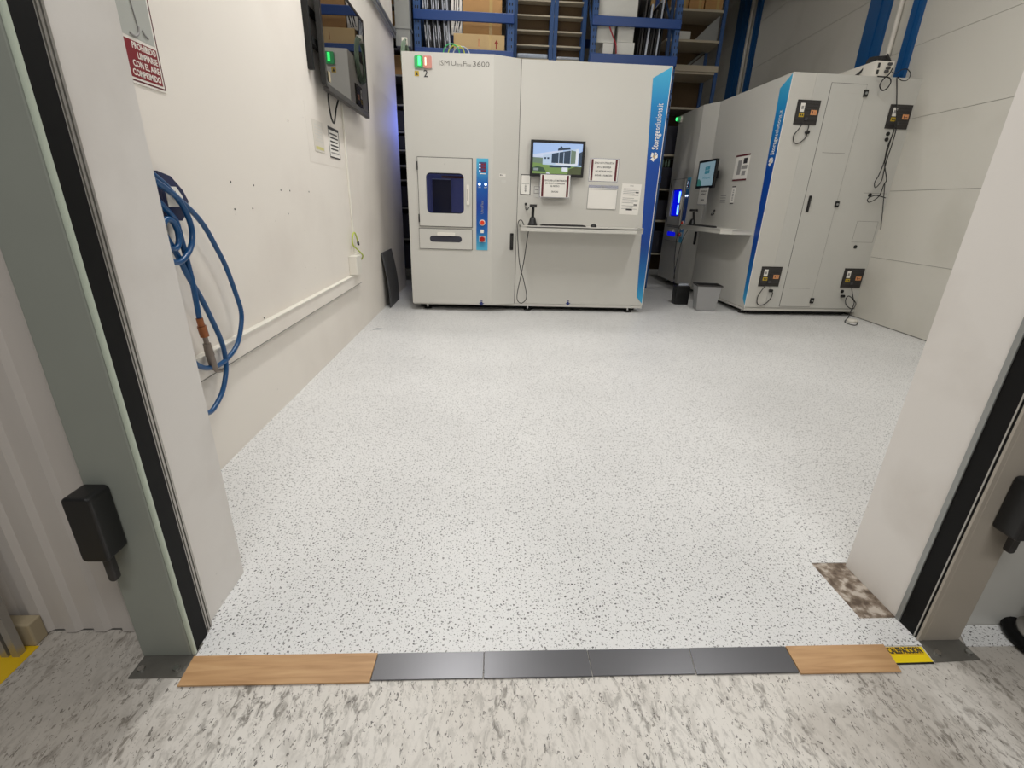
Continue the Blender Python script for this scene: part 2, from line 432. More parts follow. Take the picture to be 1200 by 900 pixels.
# right wall of wide horizontal panels
b = MB(); z = -0.0
for k in range(8):
    z0, z1 = 0.712 * k + (0.012 if k == 0 else 0.002), min(ZC, 0.712 * (k + 1) - 0.002)
    b.prism([(xr(1.28), 1.28), (xr(1.28) + .1, 1.28), (xr(YB) + .1, YB), (xr(YB), YB)], z0, z1, 'right_wall_panel')
b.prism([(xr(1.28) + .006, 1.28), (xr(1.28) + .12, 1.28), (xr(YB) + .12, YB), (xr(YB) + .006, YB)], 0, ZC, 'line_grey')
struct(b.build('wall_right'))

# ribbed cladding outside, left of the door post
b = MB(); xs = -1.70; prof = []
x = -0.93
while x > -1.65:
    prof += [(x, 1.040), (x - .028, 1.040), (x - .040, 1.052), (x - .066, 1.052)]; x -= 0.078
pts = prof + [(xs, 1.052), (xs, 1.066), (-0.93, 1.066)]
b.prism(pts[::-1], 0.004, 3.2, 'cladding')
struct(b.build('wall_outside_left'))
struct(MB().box(1.40, 7, 1.022, 1.053, 0.0, 3.2, 'machine_side_grey').build('wall_outside_right'))

# surface trunking along the left wall, and the upright run to its outlet box
b = MB(T(XL, 0, 0, WALLX)); b.box(1.28, 4.47, 0.452, 0.540, 0, 0.028, 'left_wall_paint'); b.box(1.28, 4.47, 0.540, 0.548, 0, 0.034, 'white_plastic')
b.box(1.28, 4.47, 0.449, 0.452, 0, 0.030, 'line_grey')
tr = b.build('cable_trunking'); tag(tr, 'long cream trunking running along the left wall below knee height', 'trunking')
t = thing('cable_conduit', 'narrow white conduit rising up the left wall from outlet box to wall screen', 'conduit', (XL, 4.37, .7))
MB(T(XL, 0, 0, WALLX)).box(4.392, 4.418, 0.715, 1.885, 0, 0.016, 'white_plastic').build('duct', t, bevel=0.003)
t = thing('outlet_box', 'white outlet box at the end of trunking on the left wall', 'socket', (XL, 4.33, .51))
MB(T(XL, 0, 0, WALLX)).box(4.21, 4.36, 0.552, 0.712, 0, 0.07, 'white_plastic').build('housing', t, bevel=0.004)
MB(T(XL, 0, 0, WALLX)).box(4.364, 4.46, 0.552, 0.720, 0, 0.045, 'white_plastic').build('socket', t, bevel=0.004)
b = MB(); b.tube([(XL + .05, 4.44, .66), (XL + .07, 4.42, .70), (XL + .05, 4.34, .755), (XL + .03, 4.28, .80), (XL + .03, 4.28, .86), (XL + .035, 4.33, .90), (XL + .04, 4.37, .87), (XL + .045, 4.39, .81)], 0.006, 'wire_green')
b.tube([(XL + .045, 4.39, .82), (XL + .046, 4.40, .79)], 0.010, 'cable_black', smooth=0)
tag(b.build('power_cable'), 'short yellow green cable curling up from the outlet box', 'cable')

# pipes on the left wall near its top
b = MB()
for dz, dx, r in ((0, .03, .016), (.05, .035, .02)): b.tube([(XL + dx, 5.2, 3.02 + dz), (XL + dx, 6.9, 3.02 + dz)], r, 'grey_steel', smooth=0, n=12)
tag(b.build('wall_pipe'), 'pair of grey metal conduits along the top of the left wall', 'pipe')
b = MB(); b.box(-1.20, -1.02, 7.02, 7.18, 2.96, ZC, 'grey_steel'); b.box(-1.21, -1.01, 7.01, 7.19, 3.14, 3.17, 'grey_steel')
tag(b.build('steel_duct', bevel=0.004), 'square grey steel duct hanging past the end of the left wall', 'duct')

# ------------------------------------------------------------------ door guides
def guide_left():
    t = thing('door_guide', 'grey door guide post with white greenish edge at the left of the doorway', 'door guide', (-0.86, 0.99, 0))
    MB().box(-0.928, -0.800, 0.960, 0.984, 0.003, 3.2, 'post_grey').box(-0.928, -0.835, 0.984, 1.038, 0.003, 3.2, 'post_grey').build('post', t, bevel=0.003)
    MB().box(-0.800, -0.790, 0.961, 0.971, 0.003, 3.2, 'post_edge_highlight').build('edge_strip', t, bevel=0.003)  # paler strip paints in the light caught by the post's rounded corner
    MB().box(-0.799, -0.793, 0.971, 0.984, 0.003, 3.2, 'rubber').box(-0.830, -0.796, 0.984, 1.030, 0.003, 3.2, 'rubber').build('rubber_seal', t)
    b = MB(); b.box(-0.83, -0.806, 1.030, 1.0605, 0.003, 3.2, 'grey_steel')
    for y in (1.030, 1.041, 1.052): b.box(-0.806, -0.799, y, y + .0065, 0.003, 3.2, 'aluminium')
    b.box(-0.830, -0.8095, 1.060, 1.066, 0.003, 3.2, 'matt_black')
    b.build('aluminium_track', t)
    p = MB().prism([(-0.925, 0.897), (-0.790, 0.897), (-0.790, 1.0), (-0.925, 1.0)], 0.0, 0.004, 'plate_steel').build('base_plate', t, bevel=0.001)
    for x in (-0.905, -0.815): MB().cyl((x, 0.92, 0.004), (x, 0.92, 0.011), 0.009, 'chrome', n=6).build('bolt', p)
    c = MB(T(0, 0.96, 0, FRONT)).rrect(-0.930, -0.868, 0.378, 0.552, 0.012, 0.0, 0.062, 'black_plastic').build('sensor_case', t, bevel=0.006, seg=3)
    MB(T(0, 0.96, 0, FRONT)).rrect(-0.908, -0.889, 0.300, 0.385, 0.008, 0.022, 0.040, 'dark_grey_plastic').build('lever', c, bevel=0.003)
def guide_right():
    t = thing('door_guide', 'beige grey door guide post with black rubber seal at the right of the doorway', 'door guide', (1.35, 0.99, 0))
    MB().box(1.293, 1.409, 0.968, 1.021, 0.003, 3.2, 'post_grey_right').build('post', t, bevel=0.003)
    MB().box(1.281, 1.293, 0.968, 0.975, 0.003, 3.2, 'post_grey_right').build('edge_strip', t)
    MB().box(1.283, 1.293, 0.976, 1.037, 0.003, 3.2, 'rubber').build('rubber_seal', t)
    b = MB(); b.box(1.2815, 1.283, 0.982, 0.986, 0.003, 3.2, 'aluminium'); b.box(1.280, 1.2869, 1.038, 1.0525, 0.003, 3.2, 'grey_steel')
    b.build('aluminium_track', t)
    p = MB().prism([(1.272, 0.900), (1.412, 0.905), (1.412, 1.0), (1.29, 1.0)], 0.0, 0.004, 'plate_steel').build('base_plate', t, bevel=0.001)
    for x in (1.30, 1.395): MB().cyl((x, 0.925, 0.004), (x, 0.925, 0.011), 0.009, 'chrome', n=6).build('bolt', p)
    c = MB(T(0, 0.968, 0, FRONT)).rrect(1.334, 1.412, 0.415, 0.575, 0.012, 0.0, 0.062, 'black_plastic').build('sensor_case', t, bevel=0.006, seg=3)
    MB(T(0, 0.968, 0, FRONT)).rrect(1.380, 1.400, 0.350, 0.420, 0.008, 0.012, 0.030, 'dark_grey_plastic').build('lever', c, bevel=0.003)
guide_left(); guide_right()

# threshold strips
def strip(name, x0, x1, x2, x3, m, label, cat, z=0.006, y0=0.872, y1=0.957):
    b = MB(); b.prism([(x0, y0), (x1, y0), (x2, y1), (x3, y1)], 0.0005, z, m)
    return tag(b.build(name, bevel=0.001), label, cat)
strip('wooden_strip', -0.786, -0.301, -0.298, -0.792, 'wood_strip', 'light brown wooden threshold strip beside the left door post', 'threshold strip')
strip('wooden_strip', 0.861, 1.148, 1.165, 0.868, 'wood_strip', 'light brown wooden threshold strip near the right door post', 'threshold strip')
strip('metal_strip', -0.300, -0.006, -0.004, -0.297, 'metal_dark_strip', 'dark metal threshold strip touching the left wooden strip', 'threshold strip', .004, .878)
strip('metal_strip', -0.004, 0.287, 0.287, -0.003, 'metal_dark_strip', 'dark metal threshold strip, second of four from the left', 'threshold strip', .005, .877)
strip('metal_strip', 0.289, 0.571, 0.582, 0.289, 'metal_dark_strip', 'dark metal threshold strip, third of four from the left', 'threshold strip', .004, .878)
strip('metal_strip', 0.573, 0.859, 0.866, 0.584, 'metal_dark_strip', 'dark metal threshold strip touching the right wooden strip', 'threshold strip', .005, .876)
b = MB(); b.prism([(1.152, 0.899), (1.267, 0.900), (1.275, 0.950), (1.162, 0.950)], 0.0, 0.002, 'label_yellow')
b.prism([(1.158, 0.924), (1.262, 0.924), (1.266, 0.950), (1.163, 0.950)], 0.002, 0.0024, 'tape_yellow')
b.prism([(1.152, 0.8955), (1.267, 0.8965), (1.267, 0.901), (1.152, 0.900)], 0.0, 0.0022, 'matt_black')
b.F = T(0, 0, 0.0024); b.text('CALEFACCION', 1.162, 0.937, 0.027, 'ink', align='LEFT', sx=0.56, fat=0.0006)
tag(b.build('floor_label'), 'yellow label with black lettering stuck beside the right wooden strip', 'label')
b = MB(); b.prism([(-1.295, -1.0), (-1.222, -1.0), (-1.232, 1.0), (-1.31, 1.0)], 0.0, 0.0015, 'tape_yellow')
tag(b.build('floor_tape'), 'yellow floor marking tape at the far left of the hall floor', 'tape')
# beige box and steel channels by the outside wall
b = MB(); b.box(-1.36, -1.238, 1.0, 1.038, 0.0, 0.075, 'beige_plastic')
tag(b.build('skirting_duct', bevel=0.004), 'small beige duct box at the foot of the outside wall, far left', 'duct')
for k, (x, l) in enumerate(((-1.262, 'steel channel standing right of its twin by the beige duct'), (-1.29, 'steel channel standing left of its twin by the beige duct'))):
    b = MB(); b.box(x - .009, x + .009, 0.965, 0.969, 0.0, 3.1, 'aluminium'); b.box(x - .009, x - .006, 0.969, 0.985, 0, 3.1, 'aluminium'); b.box(x + .006, x + .009, 0.969, 0.985, 0, 3.1, 'aluminium')
    tag(b.build('steel_channel'), l, 'channel')
# round chromed foot at the far right
t = thing('chrome_canister', 'chromed round canister on a black rubber ring at the right edge', 'canister', (1.70, 0.93, 0))
b = MB(); b.tube([(1.685 + .115 * math.cos(a), 0.93 + .115 * math.sin(a), .018) for a in [2 * PI * i / 24 for i in range(24)]], 0.017, 'rubber', closed=True, smooth=1, n=10); b.build('rubber_ring', t)
MB().lathe([(0.0, .02), (.104, .02), (.100, .034), (.078, .040), (0, .040)], 1.685, .93, 'aluminium').build('base_plate', t)
MB().lathe([(.072, .040), (.072, .135), (.078, .140), (.078, .155), (.070, .160), (.060, .150), (0, .150)], 1.685, .93, 'chrome').build('body', t)
MB().lathe([(.050, .150), (.050, .24), (.0, .25)], 1.685, .93, 'black_plastic').build('lid', t)

# ------------------------------------------------------------------ storage machines
W_, D_, Z0, Z1 = 2.67, 1.41, 0.058, 2.50
def bulge(u):      # front panel: flat, creased, then slanting back to the seam
    if u <= 0.89: return -0.075 - 0.03 * u / 0.89
    if u <= 1.155: return -0.105 + 0.102 * (u - 0.89) / 0.265
    return 0.0
PANEL = T(0, -0.0752, 0, Matrix.Rotation(-math.atan(0.03 / 0.89), 4, 'Z') @ FRONT)
def machine(name, label, ox, oy, rz, lit):
    mt = Matrix.Translation((ox, oy, 0)) @ Matrix.Rotation(rz, 4, 'Z')
    t = thing(name, label, 'storage machine', (ox, oy, 0), rz=rz, w=(0, 0, 0))
    t['_w'] = (0.0, 0.0, 0.0)
    # carcass with a window recess
    b = MB()
    b.box(0.0, W_, 0.25, D_, Z0 + .03, Z1, 'machine_side_grey'); b.box(1.16, W_, 0.0, 0.25, Z0 + .03, Z1, 'machine_grey')
    b.build('cabinet_body', t, bevel=0.004)
    MB().box(0.0, W_, 0.0, D_, Z0, Z0 + .028, 'machine_grey').build('plinth', t, bevel=0.002)
    for u in (0.15, 1.32, 2.52):
        for v in (0.06, D_ - .08):
            f = MB().cyl((u, v, 0.014), (u, v, Z0), 0.012, 'chrome', n=12); f.cyl((u, v, 0.002), (u, v, 0.014), 0.045, 'matt_black', n=16)
            f.build('foot', t)
    for v in (0.10,):
        MB().box(0.06, W_ - .06, v, D_ - .1, 0.018, Z0, 'matt_black').build('base_frame', t)
    # left front panel built from strips so that the hatch opening stays open
    us = [0.0, 0.111, 0.198, 0.589, 0.679, 0.89, 1.155]
    hz0, hz1 = 1.055, 1.448
    b = MB()
    def slab(u0, u1, z0, z1):
        d0, d1 = bulge(u0), bulge(u1)
        b.add([(u0, d0, z0), (u1, d1, z0), (u1, .25, z0), (u0, .25, z0), (u0, d0, z1), (u1, d1, z1), (u1, .25, z1), (u0, .25, z1)],
              [(0, 3, 2, 1), (4, 5, 6, 7), (0, 1, 5, 4), (1, 2, 6, 5), (2, 3, 7, 6), (3, 0, 4, 7)], 'machine_grey')
    slab(0, 0.198, Z0 + .03, Z1); slab(0.589, 0.89, Z0 + .03, Z1); slab(0.89, 1.155, Z0 + .03, Z1)
    slab(0.198, 0.589, Z0 + .03, hz0); slab(0.198, 0.589, hz1, Z1)
    b.add([(.25, .245, hz0 - .03), (.6, .245, hz0 - .03), (.6, .245, hz1 + .03), (.25, .245, hz1 + .03)], [(0, 1, 2, 3)], 'machine_gap')
    fp = b.build('front_panel', t)
    MB().box(1.1565, 1.1605, 0.004, 0.2, Z0 + .03, Z1 - .002, 'machine_gap').build('panel_seam', t)
    ty = bulge(0.4)
    FF = PANEL
    # compartment behind the glass
    b = MB(); im = 'box_blue_lit' if lit else 'inside_navy_glow'
    b.box(0.20, 0.587, 0.235, 0.243, hz0, hz1, im)
    b.box(0.199, 0.203, ty + .02, 0.24, hz0, hz1, im); b.box(0.584, 0.588, ty + .02, 0.24, hz0, hz1, im)
    b.box(0.20, 0.587, ty + .02, 0.24, hz0, hz0 + .004, im); b.box(0.20, 0.587, ty + .02, 0.24, hz1 - .004, hz1, im)
    if not lit:
        b.box(0.23, 0.43, 0.16, 0.235, hz0 + .004, hz1 - .05, 'inside_dark'); b.box(0.225, 0.435, 0.155, 0.235, hz1 - .055, hz1 - .045, 'film_blue_white')
        b.box(0.33, 0.58, 0.20, 0.235, hz1 - .035, hz1 - .012, 'brass')
    b.build('hatch_compartment', t)
    if lit:
        for z0_, z1_ in ((hz0 + .03, hz0 + .17), (hz0 + .20, hz1 - .03)):
            MB().cyl((0.40, -0.055, z0_), (0.40, -0.055, z1_), 0.014, 'tube_blue', n=12).build('light_tube', t, label='glowing blue white tube')
    # hatch door
    b = MB(FF); b.plate_hole(0.116, 0.674, 0.924, 1.589, 0.198, 0.589, hz0, hz1, 0.045, 0.002, 0.016, 'machine_grey')
    b2 = MB(FF); b2.plate_hole(0.110, 0.680, 0.918, 1.595, 0.20, 0.588, hz0 + .01, hz1 - .01, 0.04, 0.0, 0.004, 'machine_gap')
    d = b.build('hatch_door', t, bevel=0.0015)
    b2.build('door_gap', d)
    MB(FF).rrect(0.196, 0.591, hz0 - .002, hz1 + .002, 0.045, 0.004, 0.009, 'tinted_pane').build('window_pane', d)
    MB(FF).rrect(0.619, 0.647, 1.148, 1.342, 0.008, 0.016, 0.040, 'white_plastic').rrect(0.627, 0.634, 1.19, 1.30, 0.003, 0.040, 0.0405, 'line_grey').build('handle', d, bevel=0.003)
    for z in (1.47, 0.96): MB(FF).box(0.106, 0.118, z, z + .08, 0.004, 0.022, 'matt_black').build('hinge', d)
    b = MB(FF); b.text('Y', 0.395, 1.525, 0.03, 'ink_grey', z=0.0165, align='CENTER'); b.build('emblem', d)
    # drawer
    b = MB(FF); b.box(0.106, 0.674, 0.690, 0.895, 0.002, 0.014, 'machine_grey'); d = b.build('drawer', t, bevel=0.0015)
    MB(FF).box(0.101, 0.679, 0.685, 0.900, 0.0, 0.004, 'machine_gap').build('drawer_gap', d)
    MB(FF).rrect(0.218, 0.563, 0.762, 0.826, 0.031, 0.014, 0.016, 'box_blue_lit' if lit else 'inside_dark').build('drawer_slot', d)
    MB(FF).rrect(0.300, 0.492, 0.828, 0.862, 0.010, 0.014, 0.034, 'white_plastic').build('handle', d, bevel=0.003)
    # control strip
    cp = MB(PANEL).box(0.720, 0.842, 0.688, 1.596, -0.004, 0.006, 'panel_print').build('control_panel', t)
    b = MB(PANEL @ T(0, 0, .006)); b.box(0.746, 0.822, 1.468, 1.562, 0, .002, 'keypad_purple')
    for r in range(3):
        b.box(0.750, 0.760, 1.475 + r * .03, 1.485 + r * .03, .002, .003, 'led_white')
        for c_ in range(2): b.box(0.770 + c_ * .024, 0.788 + c_ * .024, 1.473 + r * .03, 1.487 + r * .03, .002, .003, 'sign_red')
    b.box(0.755, 0.815, 1.449, 1.457, 0, .002, 'sign_white')
    b.build('keypad', cp)
    for u in (0.752, 0.816):
        MB(PANEL @ T(0, 0, .006)).cyl((u, 1.352, 0), (u, 1.352, .008), 0.013, 'led_white', n=16).build('indicator_light', cp)
    b = MB(PANEL @ T(0, 0, .006))
    for u, s_ in ((0.750, 'ON'), (0.816, 'OFF')):
        b3 = MB(PANEL @ T(0, 0, .006)); b3.text(s_, u, 1.322, 0.018, 'sign_white', align='CENTER'); b3.build('button_lettering', cp)
    b.text('UltraFlex', 0.782, 1.06, 0.036, 'ink_grey', rot=PI / 2)
    b.build('panel_lettering', cp)
    MB(PANEL @ T(0, 0, .006)).rrect(0.765, 0.799, 0.866, 0.902, 0.003, 0, 0.003, 'sign_white').build('key_switch', cp)
    bt = MB(PANEL @ T(0, 0, .006)); bt.cyl((0.784, 0.973, 0), (0.784, 0.973, .008), 0.031, 'white_plastic', n=24); bt.cyl((0.784, 0.973, .008), (0.784, 0.973, .02), 0.022, 'button_red', n=24); bt.build('push_button', cp)
    bt = MB(PANEL @ T(0, 0, .006)); bt.box(0.750, 0.818, 0.772, 0.838, 0, 0.004, 'paper_grey'); bt.cyl((0.784, 0.803, 0.004), (0.784, 0.803, .022), 0.018, 'dark_grey_plastic', n=24); bt.cyl((0.784, 0.803, .022), (0.784, 0.803, .042), 0.030, 'button_dark_red', r1=0.026, n=24); bt.build('emergency_button', cp)
    # small labels, slot on the slanted edge
    b = MB(T(0, bulge(0.97) - .002, 0, FRONT)); b.F = T(0.99, bulge(0.99) - .001, 0, Matrix.Rotation(math.atan2(0.105, 0.265), 4, 'Z') @ FRONT)
    b.box(-.035, .035, 1.435, 1.46, 0, .0015, 'paper'); b.box(-.03, -.012, 1.443, 1.453, .0015, .002, 'ink'); b.box(-.008, .008, 1.443, 1.452, .0015, .002, 'ink_grey'); b.build('small_label', t)
    MB(b.F).box(-.012, .04, 1.378, 1.402, 0, .0015, 'paper_grey').build('small_label', t)
    b = MB(T(1.105, bulge(1.105) - .001, 0, Matrix.Rotation(math.atan2(0.105, 0.265), 4, 'Z') @ FRONT)); b.rrect(-.018, .018, 0.690, 0.868, .006, 0, .010, 'black_plastic'); b.rrect(-.008, .008, 0.72, 0.84, .004, .010, .013, 'dark_grey_plastic')
    b.build('door_latch', t)
    for u, v in ((0.779, PANEL), (1.787, FRONT)):
        b = MB(v @ T(u, 0.105, 0)); b.prism([(0, -.034), (.030, 0), (.012, 0), (.012, .016), (-.012, .016), (-.012, 0), (-.030, 0)], 0, .0015, 'arrow_blue'); b.box(-.012, .012, .022, .030, 0, .0015, 'arrow_blue'); b.build('arrow_mark', t)
    # blue printed stripe at the right edge, with lettering and emblem
    b = MB(FRONT); b.prism([(2.596, 0.190), (2.664, 0.115), (2.664, 2.492), (2.483, 2.390)], 0.0, 0.004, 'stripe_print')
    st = b.build('blue_stripe', t)
    MB(FRONT).box(2.664, 2.670, 0.09, 2.498, 0.0, 0.005, 'paper').build('stripe_border', st)
    b = MB(T(0, -0.004, 0, FRONT)); b.text('Storage', 2.592, 1.745, 0.092, 'sign_white', rot=PI / 2, fat=.0014, width=.178); b.text('solutions.it', 2.592, 1.928, 0.092, 'sign_white', rot=PI / 2, width=.240)
    b.build('stripe_lettering', st)
    b = MB(T(2.590, -0.004, 1.675, FRONT))
    b.prism([(-.035, -.02), (0, -.045), (.012, -.02), (-.012, .0)], 0, .001, 'sign_white'); b.prism([(-.035, .0), (-.012, .0), (-.005, .035), (-.028, .045)], 0, .001, 'sign_white')
    b.prism([(.012, -.02), (.04, -.005), (.038, .03), (.012, .012)], 0, .001, 'sign_white'); b.prism([(-.012, .0), (.012, -.015), (.016, .012), (-.002, .024)], 0, .001, 'logo_gold'); b.prism([(.0, .03), (.018, .018), (.03, .038), (.008, .048)], 0, .001, 'sign_white')
    b.build('stripe_emblem', st)
    # shelf below the monitor
    b = MB(); b.prism([(1.185, 0.0), (1.185, -.30), (1.24, -.335), (2.40, -.335), (2.50, -.24), (2.50, 0.0)], 0.945, 0.959, 'machine_grey')
    sh = b.build('shelf', t, bevel=0.002)
    b = MB(); P = [(1.185, -.30), (1.24, -.335), (2.40, -.335), (2.50, -.24), (2.50, 0.0)]; P = [(1.185, 0.0)] + P
    for (x0, y0), (x1, y1) in zip(P[:-1], P[1:]):
        d = Vector((x1 - x0, y1 - y0)).normalized(); n_ = Vector((-d.y, d.x)) * .004 * -1
        b.add([(x0, y0, .910), (x1, y1, .910), (x1, y1, .968), (x0, y0, .968), (x0 - n_.x, y0 - n_.y, .910), (x1 - n_.x, y1 - n_.y, .910), (x1 - n_.x, y1 - n_.y, .968), (x0 - n_.x, y0 - n_.y, .968)],
              [(0, 1, 2, 3), (7, 6, 5, 4), (3, 2, 6, 7), (0, 4, 5, 1)], 'machine_grey')
    b.build('shelf_lip', sh)
    return t
def place(t, u, v, z):
    """world point of a point given in a machine's own frame"""
    return Matrix.Translation(t.location) @ Matrix.Rotation(t.rotation_euler.z, 4, 'Z') @ Vector((u, v, z))
def MF(t): return mframe(t) @ FRONT @ Matrix.Translation((0, 0, .001))
def mframe(t): return Matrix.Translation(t.location) @ Matrix.Rotation(t.rotation_euler.z, 4, 'Z')

m1 = machine('storage_machine', 'pale grey storage machine marked 2, facing the doorway with a wide blue stripe', -0.87, 5.43, 0.0, False)
m2 = machine('storage_machine', 'pale grey storage machine on the right, side with cooling units turned to the doorway', 2.965, 8.10, math.radians(-88.2), True)

# machine 1: stack light, name, number
FF1 = PANEL
sl = MB(FF1).box(0.118, 0.297, 2.362, 2.470, 0.0, 0.004, 'paper_grey').build('status_light', m1)
MB(FF1).rrect(0.125, 0.205, 2.366, 2.466, .012, .004, .018, 'led_green_dim').build('green_lens', sl)
MB(FF1).rrect(0.207, 0.290, 2.366, 2.466, .012, .004, .018, 'led_red_dim').build('red_lens', sl)
MB(FF1).cyl((0.172, 2.385, .018), (0.172, 2.455, .018), .013, 'led_green', n=12).build('green_tube', sl)
MB(FF1).cyl((0.232, 2.388, .018), (0.232, 2.450, .018), .007, 'led_warm', n=12).build('red_tube', sl)
b = MB(FF1); b.text('ISM', 0.352, 2.414, 0.062, 'line_grey', width=.10); b.text('U', 0.47, 2.414, 0.062, 'line_grey', width=.045); b.text('ltra', 0.522, 2.406, 0.040, 'line_grey', width=.055); b.text('F', 0.582, 2.414, 0.062, 'line_grey', width=.032); b.text('lex', 0.620, 2.406, 0.040, 'line_grey', width=.045); b.text('3600', 0.678, 2.414, 0.062, 'line_grey', width=.160); b.text('2', 0.228, 2.320, 0.085, 'ink', align='CENTER', fat=.001)
b.build('machine_lettering', m1)
b = MB(FF1); b.box(0.120, 0.162, 2.300, 2.343, 0, .002, 'warn_yellow'); b.prism([(0.128, 2.308), (0.154, 2.308), (0.141, 2.336)], .002, .0025, 'ink'); b.build('warning_sticker', m1)
# machine 2: round green lamp near its top far corner
b = MB(T(0.10, bulge(.1), 2.44, FRONT)); b.cyl((0, 0, 0), (0, 0, .03), .045, 'white_plastic', n=20); b.cyl((0, 0, .03), (0, 0, .075), .040, 'led_green_dim', r1=.03, n=20)
sl = b.build('status_light', m2)
MB(T(0.10, bulge(.1), 2.44, FRONT)).cyl((0, 0, .074), (0, 0, .080), .022, 'led_green', n=16).build('green_lens', sl)

# side panels: cooling boxes, access door, latches, caps
def cooling(t, F, a, z, w=.248, h=.226):
    """cooling box sunk in a machine's side; F maps (right, up, out)"""
    b = MB(F); b.box(a, a + w, z, z + h, 0, .010, 'fan_black'); b.box(a + .012, a + w - .012, z + .040, z + h - .012, .010, .013, 'dark_grey_plastic')
    for k in range(6): b.box(a + w * .42, a + w - .02, z + .05 + k * .027, z + .058 + k * .027, .013, .016, 'fan_black')
    f = b.build('cooling_box', t, bevel=0.002)
    MB(F).box(a + .035, a + .080, z + .115, z + .195, .013, .0155, 'paper').box(a + .045, a + .070, z + .14, z + .17, .0155, .016, 'ink_grey').build('white_sticker', f)
    MB(F).box(a + .034, a + .088, z + .068, z + .105, .013, .0155, 'warn_yellow').box(a + .045, a + .06, z + .078, z + .095, .0155, .016, 'ink').box(a + .068, a + .08, z + .078, z + .095, .0155, .016, 'ink').build('yellow_sticker', f)
    MB(F).box(a + .155, a + .222, z + .090, z + .135, .016, .0185, 'label_orange').box(a + .17, a + .18, z + .10, z + .125, .0185, .019, 'ink').box(a + .19, a + .21, z + .105, z + .112, .0185, .019, 'ink').build('orange_sticker', f)
    MB(F).box(a + .105, a + .135, z + .040, z + .066, .013, .022, 'cable_grey').build('socket', f)
    return f
FS = T(W_, 0, 0, WALLX)                      # right side of a machine, right = away from its front
for a in (0.105, 1.130):
    for z in (2.033, 0.350): cooling(m2, FS, a, z)
FS1 = T(0, 0, 0, WALLNX)                     # left side of machine 1
for a in (-0.355, -1.33):
    for z in (2.033, 0.350): cooling(m1, FS1, a, z)
def side_door(t, F, a0, a1, s=1):
    d = MB(F).box(a0, a1, 0.112, 2.425, 0.0, 0.0012, 'machine_gap').build('access_door', t)
    MB(F).box(a0 + .004, a1 - .004, 0.116, 2.421, 0.001, .005, 'machine_side_grey').build('door_leaf', d, bevel=0.001)
    b = MB(F); x0, x1 = a0 + .075 , a1 - .06
    b.box(x0, x1, 1.778, 1.782, .005, .0058, 'line_grey'); b.box(x0, x1, .33, .332, .005, .0056, 'line_grey')
    b.box(x1 - .003, x1, 1.78, 2.34, .005, .0056, 'ceiling_grey'); b.box(x0, x0 + .003, 1.78, 2.34, .005, .0056, 'ceiling_grey'); b.box(x0, x1, 2.337, 2.34, .005, .0056, 'ceiling_grey')
    b.build('embossed_panel', d)
    for z in (2.343, 1.270, 0.190):
        MB(F).rrect(a1 - .022, a1 + .022, z - .032, z + .032, .006, .005, .016, 'black_plastic').cyl((a1, z, .016), (a1, z, .022), .012, 'grey_steel', n=12).build('latch', d)
    MB(F).rrect(a0 + .045, a0 + .073, 1.180, 1.350, .006, .005, .018, 'black_plastic').rrect(a0 + .053, a0 + .065, 1.21, 1.32, .004, .018, .026, 'dark_grey_plastic').build('handle', d, bevel=.002)
side_door(m2, FS, 0.425, 0.815)
b = MB(FS)
for z0, z1, a0, a1 in ((1.395, 1.398, 1.10, 1.38), (1.098, 1.101, 1.12, 1.375), (0.870, 0.873, 1.12, 1.375)): b.box(a0, a1, z0, z1, 0, .0012, 'line_grey')
b.box(1.12, 1.1225, .87, 1.10, 0, .001, 'line_grey'); b.box(1.373, 1.3755, .87, 1.10, 0, .001, 'line_grey')
b.box(0.0, D_, 0.095, 0.099, 0, .001, 'line_grey')
b.build('panel_lines', m2)
for a, z in ((1.188, 1.984), (1.190, 1.931), (1.180, 1.376), (1.180, 0.819), (1.172, 0.304)):
    MB(FS).cyl((a, z, 0), (a, z, .008), .020, 'black_plastic', n=16).build('cable_port', m2)

